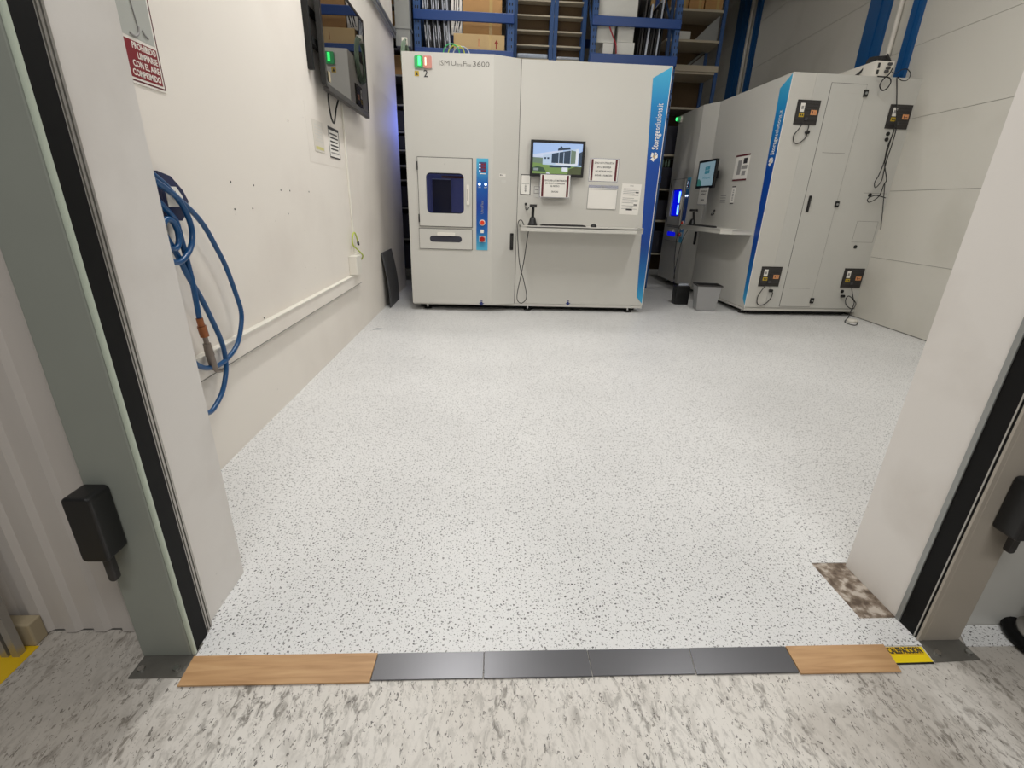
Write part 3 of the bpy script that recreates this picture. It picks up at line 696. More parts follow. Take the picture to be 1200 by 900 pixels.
# ------------------------------------------------------------------ monitors, papers, scanners on the machines
def poly(b, pts, z, m): b.prism(pts, z, z + .0004, m)
def monitor(t, label, cu, cz, w, h, out, kind):
    F = mframe(t) @ FRONT; base = place(t, cu, -.03, cz)
    r = thing('monitor', label, 'monitor', tuple(place(t, cu, -out, cz - h / 2)))
    inner = F @ Matrix.Translation((cu, cz, 0))
    MB(inner).rrect(-w / 2, w / 2, -h / 2, h / 2, .008, out - .035, out - .004, 'black_plastic').build('casing', r, bevel=.002)
    MB(inner).plate_hole(-w / 2, w / 2, -h / 2, h / 2, -w / 2 + .026, w / 2 - .026, -h / 2 + .030, h / 2 - .026, .002, out - .004, out, 'black_plastic', k=1).build('bezel', r)
    b = MB(inner); b.box(-.05, .05, -.05, .05, .004, .015, 'dark_grey_plastic'); b.box(-.025, .025, -.03, .03, .015, out - .035, 'dark_grey_plastic'); b.build('wall_bracket', r)
    x0, x1, y0, y1 = -w / 2 + .026, w / 2 - .026, -h / 2 + .030, h / 2 - .026
    sw, sh = x1 - x0, y1 - y0
    S = MB(inner @ Matrix.Translation((x0, y0, out - .004)) @ Matrix.Diagonal((sw, sh, 1, 1)))
    k = 0.0003
    if kind == 'building':
        S.prism([(0, 0), (1, 0), (1, 1), (0, 1)], 0, k, 'scr_sky')
        S.prism([(0, .45), (.5, .5), (.62, .8), (0, .62)], k, 2 * k, 'scr_sky2')
        S.prism([(0, .30), (.35, .30), (.26, .52), (0, .53)], 2 * k, 3 * k, 'scr_hill')
        S.prism([(0, 0), (1, 0), (1, .26), (.5, .27), (.0, .36)], 3 * k, 4 * k, 'scr_grass')
        S.prism([(.0, .08), (.28, .06), (.22, .20), (.10, .24), (0, .20)], 4 * k, 5 * k, 'scr_tree')
        S.prism([(.02, .10), (.12, .10), (.12, .18), (.02, .18)], 5 * k, 6 * k, 'scr_road')
        S.prism([(.2, .30), (.55, .28), (.9, .30), (.9, .84), (.75, .80), (.2, .60)], 4 * k, 5 * k, 'scr_bld')
        S.prism([(.38, .36), (.76, .34), (.76, .78), (.38, .66)], 5 * k, 6 * k, 'scr_glass')
        for q in (.52, .62): S.prism([(q, .35), (q + .012, .35), (q + .012, .72), (q, .70)], 6 * k, 7 * k, 'scr_bld')
        S.prism([(.77, .34), (.87, .36), (.87, .76), (.77, .79)], 5 * k, 6 * k, 'scr_hill')
        S.prism([(.87, .32), (.92, .32), (.92, .84), (.87, .80)], 5 * k, 6 * k, 'scr_bldw')
        S.prism([(.93, .30), (1, .30), (1, .76), (.93, .70)], 4 * k, 5 * k, 'scr_glass')
        S.prism([(.46, .31), (.9, .28), (.9, .34), (.46, .36)], 6 * k, 7 * k, 'scr_bldw')
        S.prism([(.5, .76), (.76, .81), (.74, .88), (.60, .86), (.56, .93), (.54, .86), (.50, .82)], 3 * k, 4 * k, 'scr_glass')
        S.prism([(.34, .21), (.78, .21), (.78, .28), (.34, .28)], 5 * k, 6 * k, 'scr_glass')
        for q in (.23, .29): S.prism([(q, .48), (q + .04, .48), (q + .04, .54), (q, .54)], 6 * k, 7 * k, 'scr_glass')
        S.prism([(.60, .10), (.72, .08), (.72, .22), (.60, .22)], 6 * k, 7 * k, 'scr_bldw')
        S.prism([(.72, .0), (1, 0), (1, .24), (.88, .26), (.74, .16)], 6 * k, 7 * k, 'scr_bush')
        S.prism([(.28, 0), (.36, 0), (.33, .05), (.29, .05)], 6 * k, 7 * k, 'scr_bldw')
    else:
        S.prism([(0, 0), (1, 0), (1, 1), (0, 1)], 0, k, 'scr_teal')
        S.prism([(0, 0), (.3, 0), (.25, .2), (.12, .3), (0, .3)], k, 2 * k, 'scr_green')
        for (a, c_) in ((.40, .50), (.555, .515)):
            S.prism([(a, c_), (a + .14, c_ + .0), (a + .14, c_ + .15), (a, c_ + .13)], k, 2 * k, 'scr_teal2')
            S.prism([(a, c_ + .15), (a + .14, c_ + .17), (a + .14, c_ + .33), (a, c_ + .29)], k, 2 * k, 'scr_teal2')
        S.text('Windows', .55, .34, .16, 'scr_teal2', z=k, align='CENTER', sx=.8)
    S.build('screen', r)
    return r
mon1 = monitor(m1, 'black framed monitor showing a modern building, on the machine marked 2', 1.560, 1.62, .565, .345, .06, 'building')
mon2 = monitor(m2, 'black framed monitor showing a teal window symbol, on the right machine', 1.40, 1.61, .50, .345, .16, 'window')

def sign(t, name, label, u0, u1, z0, z1, lines, bars=True, out=.0015, size=.02, dy=None, holder=True, cat='notice', mt_='paper', top=None, sideways=False, rot=0.0):
    """paper notice on a machine front, one mesh"""
    b = MB(mframe(t) @ FRONT @ Matrix.Translation(((u0 + u1) / 2, (z0 + z1) / 2, out)) @ Matrix.Rotation(rot, 4, 'Z'))
    w, h = (u1 - u0) / 2, (z1 - z0) / 2
    b.box(-w, w, -h, h, 0, .0015, mt_)
    if bars:
        if sideways:
            b.box(-w, w, h - .022, h - .002, .0015, .004, 'maroon'); b.box(-w, w, -h + .002, -h + .022, .0015, .004, 'maroon')
        else:
            b.box(-w + .012, -w + .034, -h + .004, h - .004, .0015, .003, 'maroon'); b.box(w - .034, w - .012, -h + .004, h - .004, .0015, .003, 'maroon')
    dy = dy or size * 1.6; y = (top if top is not None else h - .045)
    for s_ in lines:
        if s_: b.text(s_, 0, y, size, 'ink', z=.002, align='CENTER', sx=.86, fat=.0004)
        y -= dy
    if holder: b.box(-w - .006, w + .006, -h - .006, h + .006, -.0006, 0.0, 'clear_sleeve')
    return tag(b.build(name), label, cat)
sign(m1, 'paper_notice', 'notice with maroon side bars hanging from the lower edge of the building monitor', 1.393, 1.705, 1.250, 1.468, ['DEVOLVER LOS MATERIALES', 'EN CUANTO FINALIZAR', 'EL PEDIDO', '', 'GRACIAS'], out=.064, size=.022, dy=.027, top=.052)
sign(m1, 'paper_notice', 'notice with maroon side bars right of the building monitor', 1.918, 2.222, 1.425, 1.640, ['SI NO HAY ETIQUETAS', 'EN LA BANDEJA', 'NO RETIRAR NADA', 'AVISAR A ALMACEN'], size=.024, dy=.040, top=.068)
b = MB(MF(m1)); b.box(1.921, 2.242, 1.346, 1.384, 0, .004, 'clear_sleeve'); b.box(1.917, 2.240, 1.141, 1.358, 0, .003, 'ink_grey'); b.box(1.922, 2.235, 1.146, 1.356, .003, .006, 'paper'); b.box(1.925, 2.230, 1.340, 1.347, .006, .0068, 'ink_grey'); b.box(2.05, 2.10, 1.366, 1.374, .004, .0045, 'ink_grey')
tag(b.build('paper_notice'), 'blank grey sheet in a clear sleeve under the maroon barred notice', 'notice')
b = MB(mframe(m1) @ FRONT @ T(2.388, 1.252, 0) @ Matrix.Rotation(-.02, 4, 'Z')); b.box(-.106, .106, -.156, .156, 0, .002, 'paper'); b.text('AVISO', 0, .135, .016, 'ink', z=.002, align='CENTER', sx=.9)
for k in range(14):
    if k in (5, 10): continue
    y = .105 - k * .0155; b.box(-.086, .086 if k % 3 else .04, y - .0022, y + .0022, .002, .0024, 'ink_grey')
b.box(.05, .084, .066, .078, .002, .003, 'ink'); b.box(.045, .080, -.058, -.046, .002, .003, 'ink'); b.box(-.035, .035, -.112, -.094, .002, .003, 'ink')
tag(b.build('paper_notice'), 'white instruction sheet with dense small print beside the blue stripe', 'notice')
b = MB(MF(m1)); b.box(1.186, 1.294, 1.264, 1.466, 0, .002, 'ink'); b.box(1.194, 1.286, 1.272, 1.458, .002, .003, 'paper')
b.box(1.20, 1.28, 1.372, 1.376, .003, .0035, 'ink_grey'); b.box(1.238, 1.242, 1.29, 1.37, .003, .0035, 'ink_grey')
for k in range(4): b.box(1.23, 1.25, 1.30 + k * .016, 1.306 + k * .016, .003, .0036, 'ink')
tag(b.build('framed_card'), 'small black framed card left of the building monitor above scanner', 'card')
b = MB(MF(m1)); b.box(1.333, 1.392, 1.283, 1.352, 0, .002, 'ink_grey'); b.box(1.338, 1.388, 1.288, 1.347, .002, .003, 'paper_grey'); b.box(1.343, 1.383, 1.315, 1.328, .003, .0035, 'ink_grey'); b.box(1.336, 1.39, 1.245, 1.278, 0, .002, 'paper_grey')
tag(b.build('small_card'), 'tiny grey rating card partly behind the notice under the building monitor', 'card')
# machine 2 papers (own frame: u from its far end)
b = MB(MF(m2)); b.box(1.83, 2.15, 1.515, 1.800, 0, .002, 'paper'); b.box(1.83, 2.15, 1.785, 1.802, .002, .005, 'maroon'); b.box(1.83, 2.15, 1.513, 1.530, .002, .005, 'maroon')
b.box(1.90, 1.98, 1.58, 1.74, .002, .003, 'ink_grey'); b.box(2.02, 2.10, 1.70, 1.76, .002, .003, 'ink'); b.box(2.02, 2.10, 1.57, 1.62, .002, .003, 'ink_grey'); b.box(1.99, 2.12, 1.64, 1.68, .002, .003, 'ink_grey')
tag(b.build('paper_notice'), 'notice with maroon bars above and below, right of the teal monitor', 'notice')
b = MB(MF(m2)); b.box(1.865, 1.955, 1.250, 1.452, 0, .002, 'paper'); b.box(1.865, 1.955, 1.440, 1.453, .002, .003, 'ink'); b.box(1.865, 1.955, 1.249, 1.260, .002, .003, 'ink')
for k in range(6): b.box(1.895, 1.925, 1.29 + k * .022, 1.30 + k * .022, .002, .003, 'ink_grey')
tag(b.build('paper_notice'), 'narrow white card below the notice on the right machine', 'notice')
sign(m2, 'paper_notice', 'white notice hanging from the lower edge of the teal monitor', 1.30, 1.56, 1.235, 1.440, ['DEVOLVER LOS', 'MATERIALES', '', 'GRACIAS'], bars=False, out=.164, size=.028, dy=.036, top=.06)
b = MB(mframe(m2) @ FRONT)
for k in range(4): b.box(1.60, 1.74, 1.262 + k * .026, 1.272 + k * .026, 0, .0015, 'ink_grey')
b.box(1.60, 1.64, 1.26, 1.36, 0, .001, 'paper_grey')
tag(b.build('small_card'), 'faint grey label behind the notice of the right machine', 'card')

def scanner(t, u, v, label, tilt=0.0):
    F = mframe(t) @ Matrix.Translation((u, v, .960)) @ Matrix.Rotation(tilt, 4, 'Z')
    r = thing('barcode_scanner', label, 'scanner', tuple(F.to_translation()))
    b = MB(F); b.lathe([(0, 0), (.052, 0), (.052, .012), (.042, .03), (.034, .06), (.024, .085), (0, .09)], 0, 0, 'black_plastic', n=24); b.build('stand', r)
    b = MB(F); b.tube([(0, .01, .08), (0, .005, .13), (0, -.005, .18)], .016, 'black_plastic', n=12); b.build('handle', r)
    b = MB(F); b.rrect(-.036, .036, -.055, .045, .02, .182, .212, 'black_plastic'); b.box(-.026, .026, -.058, -.054, .188, .206, 'dark_grey_plastic'); b.build('scan_head', r, bevel=.006)
    return r
scanner(m1, 1.318, -.16, 'black handheld barcode scanner in its stand on the shelf below the building monitor')
scanner(m2, 1.36, -.22, 'black handheld barcode scanner in its stand on the right machine shelf', -.6)
def hook(t, u, z, label):
    b = MB(mframe(t) @ FRONT); b.cyl((u, z, 0), (u, z, .012), .014, 'dark_grey_plastic', n=14); b.tube([(u, z - .03, 0), (u + .005, z - .055, .03), (u + .02, z - .05, .05), (u + .03, z - .03, .045)], .006, 'dark_grey_plastic', n=8)
    tag(b.build('hook'), label, 'hook')
hook(m1, 1.250, 1.172, 'small dark hook on the machine front left of the scanner head, beside the building monitor')
hook(m2, 1.50, 1.16, 'small dark hook under the teal monitor of the right machine')
def keyboard(t, u0, u1, v0, v1, label):
    F = mframe(t)
    r = thing('keyboard', label, 'keyboard', tuple(place(t, (u0 + u1) / 2, (v0 + v1) / 2, .959)))
    MB(F).box(u0, u1, v0, v1, .960, .977, 'black_plastic').build('base', r, bevel=.004)
    b = MB(F); n = 22; w = (u1 - u0 - .02) / n
    for j in range(5):
        for i in range(n): b.box(u0 + .01 + i * w + .001, u0 + .01 + (i + 1) * w - .001, v0 + .01 + j * .026, v0 + .032 + j * .026, .977, .982, 'dark_grey_plastic')
    b.build('keys', r)
keyboard(m1, 1.400, 1.870, -.30, -.155, 'long black keyboard on the shelf of the machine marked 2')
keyboard(m2, 1.50, 1.95, -.30, -.155, 'black keyboard on the shelf of the right machine')
b = MB(mframe(m1)); b.lathe([(0, .960), (.032, .960), (.034, .970), (.028, .987), (.015, .997), (0, .999)], 1.965, -.22, 'black_plastic', n=20)
tag(b.build('computer_mouse'), 'small black mouse at the right of the long keyboard', 'mouse')
# scanner leads, hanging in long loops
def cable(name, pts, r, label, m='cable_black', cat='cable', n=8, sm=5):
    if name == 'power_cord':        # plugged into the right machine: its parts
        b = MB(mframe(m2).inverted()); b.tube(pts, r, m, n=n, smooth=sm); return b.build(name, m2, label=label)
    b = MB(); b.tube(pts, r, m, n=n, smooth=sm); return tag(b.build(name), label, cat)
cable('scanner_cable', [(0.4095, 5.2200, 0.9469), (0.3785, 5.0800, 0.7919), (0.3584, 5.0800, 0.6180), (0.3363, 5.2000, 0.4220), (0.3132, 5.3400, 0.2091), (0.3268, 5.3600, 0.1273), (0.3767, 5.3600, 0.1086), (0.4216, 5.3400, 0.1822), (0.3828, 5.3000, 0.3612), (0.3284, 5.3000, 0.5467), (0.3030, 5.3200, 0.7712), (0.2968, 5.3300, 0.9737), (0.3330, 5.3400, 1.0092), (0.3640, 5.3600, 0.9568)], .0045,
      'thin black scanner lead looping almost to the floor on the machine marked 2')
def loc2(u, v, z): return tuple(place(m2, u, v, z))
cable('scanner_cable', [loc2(1.36, -.24, .955), loc2(1.28, -.345, .97), loc2(1.22, -.35, .80), loc2(1.14, -.30, .45), loc2(1.0, -.20, .20), loc2(.86, -.15, .17), loc2(.92, -.17, .40), loc2(1.12, -.22, .75), loc2(1.175, -.15, .96)], .0045,
      'thin black scanner lead hanging beside the blue lit hatch of the right machine')
# leads of the cooling boxes
S2 = lambda a, z, o=.012: tuple(place(m2, W_ + o, a, z))
cable('power_cord', [S2(.195, 2.05, .03), S2(.165, 1.99, .03), S2(.135, 1.93), S2(.150, 1.87), S2(.195, 1.855), S2(.250, 1.89), S2(.275, 1.93), S2(.270, 1.965), S2(.272, 2.0, .02), S2(.262, 2.04, .03)], .005, 'black lead looping under the upper left cooling box, next to the blue stripe')
cable('power_cord', [S2(.185, .37, .03), S2(.150, .30, .02), S2(.125, .22), S2(.140, .145), S2(.190, .125), S2(.25, .155), S2(.29, .21), S2(.30, .27), S2(.275, .298, .02)], .005, 'black lead looping under the lower left cooling box')
for a, z, l in ((.272, 1.965, 'black plug hanging beside the upper left cooling box lead'), (.268, .300, 'black plug beside the lower left cooling box lead'), (1.185, .250, 'black plug under the lower right cooling box')):
    b = MB(FS); b.cyl((a - .018, z, .018), (a + .018, z, .018), .017, 'black_plastic', n=14); b.build('power_plug', m2, bevel=.003)
yq = 5.40
cable('power_cord', [(4.2693, 5.4400, 2.1177), (4.2841, 5.4300, 2.0212), (4.2858, 5.4300, 1.8753), (4.2793, 5.4300, 1.7510), (4.2822, 5.4300, 1.6249), (4.2866, 5.4300, 1.5224), (4.2331, 5.4200, 1.4513), (4.2069, 5.4200, 1.5024), (4.2227, 5.4100, 1.5795), (4.2391, 5.4100, 1.7065), (4.2284, 5.4100, 1.8550), (4.2563, 5.4200, 1.9949), (4.2560, 5.4400, 2.1014)], .005, 'black lead looped long below the upper right cooling box')
cable('power_cord', [(4.1427, 5.4400, 2.4906), (4.2115, 5.4500, 2.3127), (4.2523, 5.4200, 2.0905), (4.2510, 5.4200, 1.9544), (4.2486, 5.4100, 1.7068), (4.3231, 5.4100, 1.5399), (4.3109, 5.4100, 1.4880), (4.3000, 5.4200, 1.3659), (4.2119, 5.4200, 1.3016), (4.1813, 5.4200, 1.3360), (4.2503, 5.4100, 1.3731), (4.3759, 5.4100, 1.3505)], .005, 'black lead running down from the box on top of the right machine')
cable('power_cord', [(4.3338, 5.4300, 1.4980), (4.3857, 5.4300, 1.2799), (4.4325, 5.4400, 1.1002), (4.4856, 5.4500, 0.8681), (4.5299, 5.4600, 0.6273)], .004, 'thin straight black lead near the wall side edge of the right machine')
cable('power_cord', [(4.2967, 5.4300, 0.3580), (4.3494, 5.4200, 0.2289), (4.3835, 5.4000, 0.1720), (4.3437, 5.3800, 0.1135), (4.2577, 5.3800, 0.1530), (4.2418, 5.4000, 0.2203), (4.2717, 5.4000, 0.2616), (4.3400, 5.3800, 0.1956), (4.3158, 5.3600, 0.0863), (4.2816, 5.3300, 0.0200), (4.1128, 5.1521, 0.0080), (4.0821, 5.0276, 0.0080), (4.1249, 4.9912, 0.0080), (4.2432, 5.1207, 0.0080)], .005, 'black lead trailing to the floor below the lower right cooling box')
b = MB(T(4.21, 5.17, .003)); b.lathe([(0, 0), (.055, 0), (.055, .022), (.045, .032), (0, .034)], 0, 0, 'white_plastic', n=24)
tag(b.build('cable_adapter', bevel=0), 'small round white adapter on the floor at the foot of right machine', 'adapter')

# control box on machine 2
t = thing('control_box', 'white control box with plugged leads standing on top of the right machine', 'control box', tuple(place(m2, 2.35, 1.0, Z1)))
b = MB(mframe(m2)); b.box(2.05, 2.655, 0.86, 1.06, Z1 + .002, Z1 + .140, 'white_plastic'); b.build('casing', t, bevel=.004)
F = mframe(m2) @ FS
MB(F).box(.885, .91, Z1 + .02, Z1 + .06, -.014, -.012, 'dark_grey_plastic').box(.885, .91, Z1 + .075, Z1 + .12, -.014, -.012, 'dark_grey_plastic').build('socket_row', t)
b = MB(F)
for a, z in ((1.0, .115), (.99, .08), (.98, .05)): b.cyl((a, Z1 + z, -.014), (a, Z1 + z - .01, .02), .014, 'cable_grey', n=12)
b.build('plug', t)
b = MB()
for k in range(5):
    o = k * .012
    b.tube([S2(.80 + o, Z1 + .02, -.30), S2(.84 + o, Z1 + .07 + o, -.2), S2(.90, Z1 + .15 + o, -.18), S2(.99 + o * .5, Z1 + .165 + o * .8, -.10), S2(1.02 - o, Z1 + .15 + o, -.03), S2(1.0, Z1 + .142, -.05)], .007, 'cable_black', n=8)
tag(b.build('cable_bundle'), 'bundle of black cables heaped over the white control box', 'cables', kind='stuff')
b = MB(mframe(m2).inverted()); b.tube([(4.0630, 5.4300, 2.5671), (4.0369, 5.4200, 2.5121), (3.9805, 5.4000, 2.4685), (3.9551, 5.4000, 2.4078), (3.9966, 5.4000, 2.3642), (4.0433, 5.4000, 2.3885), (4.0619, 5.4000, 2.4418), (4.0318, 5.4000, 2.4779), (3.9831, 5.4100, 2.4856), (3.9249, 5.4300, 2.4914)], .006, 'cable_black', n=8)
b.build('power_cord', m2)
b = MB(mframe(m2).inverted()); b.tube([(4.0564, 5.4200, 2.5350), (4.0909, 5.4000, 2.5172), (4.1192, 5.3800, 2.5433), (4.1633, 5.3600, 2.5478), (4.2139, 5.3600, 2.5058), (4.2118, 5.3800, 2.4582), (4.1646, 5.4000, 2.4606), (4.1416, 5.4300, 2.4959)], .004, 'cable_black', n=8)
b.build('power_cord', m2)

# coil on machine 1's left side, and green cable on its top
t = thing('cable_coil', 'coil of pale green cable hanging on the left side of machine marked 2', 'cable coil', (-0.90, 5.78, 2.29))
b = MB()
for k in range(4):
    r = .185 - .008 * k; x = -.885 - .012 * (k % 3)
    b.tube([(x, 5.78 + r * math.cos(a), 2.50 + r * 1.08 * math.sin(a)) for a in [2 * PI * i / 20 for i in range(20)]], .009, 'cable_pale_green', closed=True, smooth=2)
b.build('cable_loops', t)
MB().box(-.925, -.871, 5.76, 5.80, 2.66, 2.72, 'white_plastic').build('hanger', t)
b = MB()
for k in range(3): b.tube([(-0.42 + .05 * k + .085 * math.cos(a), 5.75 + .04 * math.sin(a) * (k - 1), 2.585 + .085 * math.sin(a)) for a in [2 * PI * i / 14 for i in range(14)]], .006, ('led_green_dim', 'wire_green', 'film_pale')[k], closed=True, smooth=2)
M['green_wire'] = M['led_green_dim']
tag(b.build('wire_coil'), 'small green and white wire loops on top of the machine marked 2', 'wire')

# ------------------------------------------------------------------ waste bin
t = thing('waste_bin', 'grey rectangular waste bin standing against the right machine', 'bin', (2.66, 5.72, 0))
def bin_mesh(F):
    b = MB(F); lo, hi = (.110, .080), (.142, .110); H_ = .31
    def ring(w, d, z): return [(-w, -d, z), (w, -d, z), (w, d, z), (-w, d, z)]
    vs = ring(*lo, 0) + ring(*hi, H_) + ring(hi[0] - .006, hi[1] - .006, H_) + ring(lo[0] - .004, lo[1] - .004, .01)
    fs = [(3, 2, 1, 0)] + [(i, (i + 1) % 4, 4 + (i + 1) % 4, 4 + i) for i in range(4)] + [(4 + i, 4 + (i + 1) % 4, 8 + (i + 1) % 4, 8 + i) for i in range(4)]
    b.add(vs, fs, 'bin_grey'); b.add(vs, [(8 + i, 8 + (i + 1) % 4, 12 + (i + 1) % 4, 12 + i) for i in range(4)] + [(12, 13, 14, 15)], 'matt_black')
    return b
FB = T(2.672, 5.69, .004) @ Matrix.Rotation(-.15, 4, 'Z')
bin_mesh(FB).build('bin_body', t, bevel=.006)
b = MB(FB); b.plate_hole(-.149, .149, -.117, .117, -.138, .138, -.106, .106, .01, .302, .316, 'dark_grey_plastic', k=2); b.build('rim', t)
b = MB(T(2.50, 6.05, .004)); b.box(-.09, .09, -.07, .07, 0, .24, 'black_plastic')
tag(b.build('plastic_box', bevel=.01), 'small black box on the floor behind the grey waste bin', 'box')
b = MB(T(2.51, 6.05, .246)); b.prism([(-.08, -.06), (.05, -.05), (.08, .03), (-.02, .06)], 0, .02, 'film_pale'); tag(b.build('paper_scrap', bevel=.004), 'crumpled pale scrap lying on the small black box', 'scrap')

# ------------------------------------------------------------------ left wall: screen, sign, papers, hose, mat
XT = -1.125
t = thing('wall_screen', 'large black wall mounted flat screen seen edge on, high on the left wall', 'screen', (XT, 4.3, 1.9))
MB().box(XT - .035, XT - .004, 3.765, 4.955, 1.895, 2.60, 'black_plastic').build('casing', t, bevel=.004)
MB(T(XT, 0, 0, WALLX)).plate_hole(3.755, 4.965, 1.885, 2.61, 3.785, 4.950, 1.905, 2.590, .002, -.004, .004, 'black_plastic', k=1).build('bezel', t)
MB().box(XT - .004, XT + .0005, 3.785, 4.950, 1.905, 2.590, 'tv_glass').build('screen_glass', t)
b = MB(); b.box(XL, XT - .035, 4.1, 4.16, 2.0, 2.5, 'dark_grey_plastic'); b.box(XL, XT - .035, 4.55, 4.61, 2.0, 2.5, 'dark_grey_plastic'); b.box(XL, XT - .06, 3.70, 3.735, 1.97, 2.35, 'matt_black'); b.box(XL, XL + .02, 3.73, 4.7, 2.3, 2.34, 'matt_black'); b.box(XL, XL + .04, 3.735, 4.15, 2.12, 2.16, 'matt_black'); b.build('wall_bracket', t)
MB(T(XT, 0, 0, WALLX)).box(3.805, 3.85, 1.925, 1.985, .004, .006, 'beige_plastic').build('sticker', t)
MB().box(XT - .03, XT + .01, 3.78, 4.94, 1.862, 1.884, 'dark_grey_plastic').build('speaker_bar', t, bevel=.004)
cable('screen_cable', [(XT - .02, 3.86, 1.90), (XT - .04, 3.90, 1.82), (XT - .05, 3.96, 1.73), (XT - .06, 4.05, 1.70), (XT - .07, 4.13, 1.75), (XT - .07, 4.18, 1.82), (XT - .05, 4.2, 1.89)], .006, 'black cable looping below the wall screen')

F = T(XL, 0, 0, WALLX)
b = MB(F)
y0, y1, z0, z1 = 1.872, 2.082, 1.525, 1.830
b.box(y0, y1, z0, z1, 0, .004, 'sign_white')
def frame2(b, x0, x1, y0, y1, w, z, m):
    b.box(x0, x1, y0, y0 + w, z, z + .0006, m); b.box(x0, x1, y1 - w, y1, z, z + .0006, m); b.box(x0, x0 + w, y0, y1, z, z + .0006, m); b.box(x1 - w, x1, y0, y1, z, z + .0006, m)
frame2(b, y0 + .003, y1 - .003, z0 + .006, z1 - .003, .005, .004, 'maroon')
b.box(y0 + .016, y1 - .016, 1.543, 1.655, .004, .005, 'sign_red')
for k, s_ in enumerate(('PROHIBIDO', 'LIMPIARSE', 'CON EL AIRE', 'COMPRIMIDO')):
    b.text(s_, y1 - .022, 1.641 - k * .0275, .027, 'sign_white', z=.0052, align='RIGHT', sx=.86, fat=.0006)
b.box(y0 + .016, y1 - .016, 1.665, 1.818, .004, .0046, 'sign_grey')
b.tube([(1.975, 1.81, .006), (1.982, 1.75, .006), (1.990, 1.70, .006)], .0022, 'ink_grey'); b.tube([(1.94, 1.675, .006), (1.965, 1.672, .006), (1.985, 1.685, .006), (1.993, 1.705, .006)], .004, 'ink_grey'); b.tube([(2.01, 1.70, .006), (2.02, 1.688, .006), (2.035, 1.682, .006)], .003, 'ink_grey')
tag(b.build('wall_sign'), 'white sign with dark red text block about compressed air on the left wall', 'sign')
b = MB(F); b.box(3.55, 4.32, 1.40, 1.76, 0, .0008, 'left_wall_paint'); b.box(3.66, 3.87, 1.478, 1.675, .0008, .003, 'paper_faded'); b.box(3.69, 3.85, 1.492, 1.512, .003, .0035, 'faded_yellow')
for k in range(6): b.box(3.69, 3.84, 1.545 + k * .02, 1.550 + k * .02, .003, .0035, 'paper_grey')
tag(b.build('paper_notice'), 'faded paper with a pale yellow stripe taped below the wall screen', 'notice')
b = MB(F); b.box(3.985, 4.245, 1.462, 1.675, .0, .003, 'paper'); frame2(b, 3.985, 4.245, 1.462, 1.675, .010, .003, 'ink'); b.box(3.99, 4.24, 1.655, 1.672, .003, .0045, 'ink')
for k in range(6): b.box(4.02, 4.20 if k % 2 else 4.215, 1.494 + k * .026, 1.504 + k * .026, .003, .0038, 'ink' if k else 'ink_grey')
tag(b.build('paper_notice'), 'black bordered printed notice on the left wall under the screen', 'notice')
b = MB(F)
for y, z in ((2.443, 1.234), (2.669, 1.226), (2.439, 1.114), (3.0, 1.21), (3.13, 1.21), (3.06, 1.08), (3.24, 1.60), (2.55, .56), (2.62, 1.115), (3.45, 1.21)): b.cyl((y, z, .0003), (y, z, .002), .0045, 'ink', n=8)
tag(b.build('wall_plug_holes'), 'scatter of small drilled plug holes in the left wall', 'holes', kind='stuff')

# air hose on its reel bracket
XH = XL + .10
def hw(pts, x=XH): return [(x + (0.03 * math.sin(i * .9)), p[1], p[2]) for i, p in enumerate(pts)]
t = thing('air_hose', 'blue coiled air hose hanging from a navy bracket on the left wall', 'hose', (XH, 1.95, .25))
def P_(l): return [(XH + dx, y, z) for y, z, dx in l]
b = MB(); k = .93   # measured on the wall, then moved towards the room
def on(l, x):      # slide points from the wall plane to plane x along the line to the doorway
    out = []
    for i, (y, z) in enumerate(l):
        s_ = x / XL; out.append((x, y * s_, 1.18 + (z - 1.18) * s_))
    return out
xa, xb, xc, xd = XL + .05, XL + .05, XL + .07, XL + .055
loopA = [(1.90, 1.24), (1.960, 1.205), (1.999, 1.172), (2.089, 1.113), (2.161, 1.048), (2.220, .956), (2.268, .869), (2.310, .740), (2.331, .641), (2.294, .559), (2.227, .494), (2.117, .461), (2.016, .463), (1.929, .496), (1.88, .56), (1.85, .70)]
loopB = [(1.90, 1.22), (1.965, 1.19), (2.019, 1.158), (2.055, 1.104), (2.068, 1.042), (2.047, .986), (1.996, .944), (1.937, .925), (1.88, .95), (1.85, 1.05)]
loopC = [(1.86, 1.10), (1.90, 1.02), (1.942, .950), (1.980, .863), (2.033, .766), (2.077, .664), (2.112, .571), (2.123, .496), (2.109, .419), (2.054, .342), (1.989, .302), (1.927, .285), (1.86, .31)]
loopD = [(1.90, 1.15), (1.955, 1.10), (1.979, 1.071), (1.988, .99), (1.992, .945), (1.996, .88), (1.998, .833), (1.995, .75), (1.992, .690)]
for l, x in ((loopA, xa), (loopB, xc), (loopC, xb), (loopD, xd)): b.tube(on(l, x), .0105, 'hose_blue', n=10, smooth=5)
loopE = [(1.93 + .045 * math.cos(a), 1.03 + .055 * math.sin(a)) for a in [2 * PI * i / 12 for i in range(12)]]
for dx in (0, .018, .036): b.tube(on(loopE, XL + .03 + dx), .0105, 'hose_blue', n=10, smooth=3, closed=True)
b.build('hose', t)
b = MB(F); b.prism([(1.86, 1.09), (1.945, 1.08), (1.99, 1.115), (2.008, 1.15), (1.985, 1.19), (1.93, 1.235), (1.86, 1.25)], 0, .045, 'reel_navy'); b.prism([(1.88, 1.13), (1.965, 1.13), (1.975, 1.165), (1.945, 1.20), (1.88, 1.20)], .045, .047, 'sign_white')
b.box(1.925, 1.935, 1.145, 1.185, .047, .048, 'ink'); b.box(1.925, 1.95, 1.145, 1.153, .047, .048, 'ink'); b.build('bracket', t)
x = xd
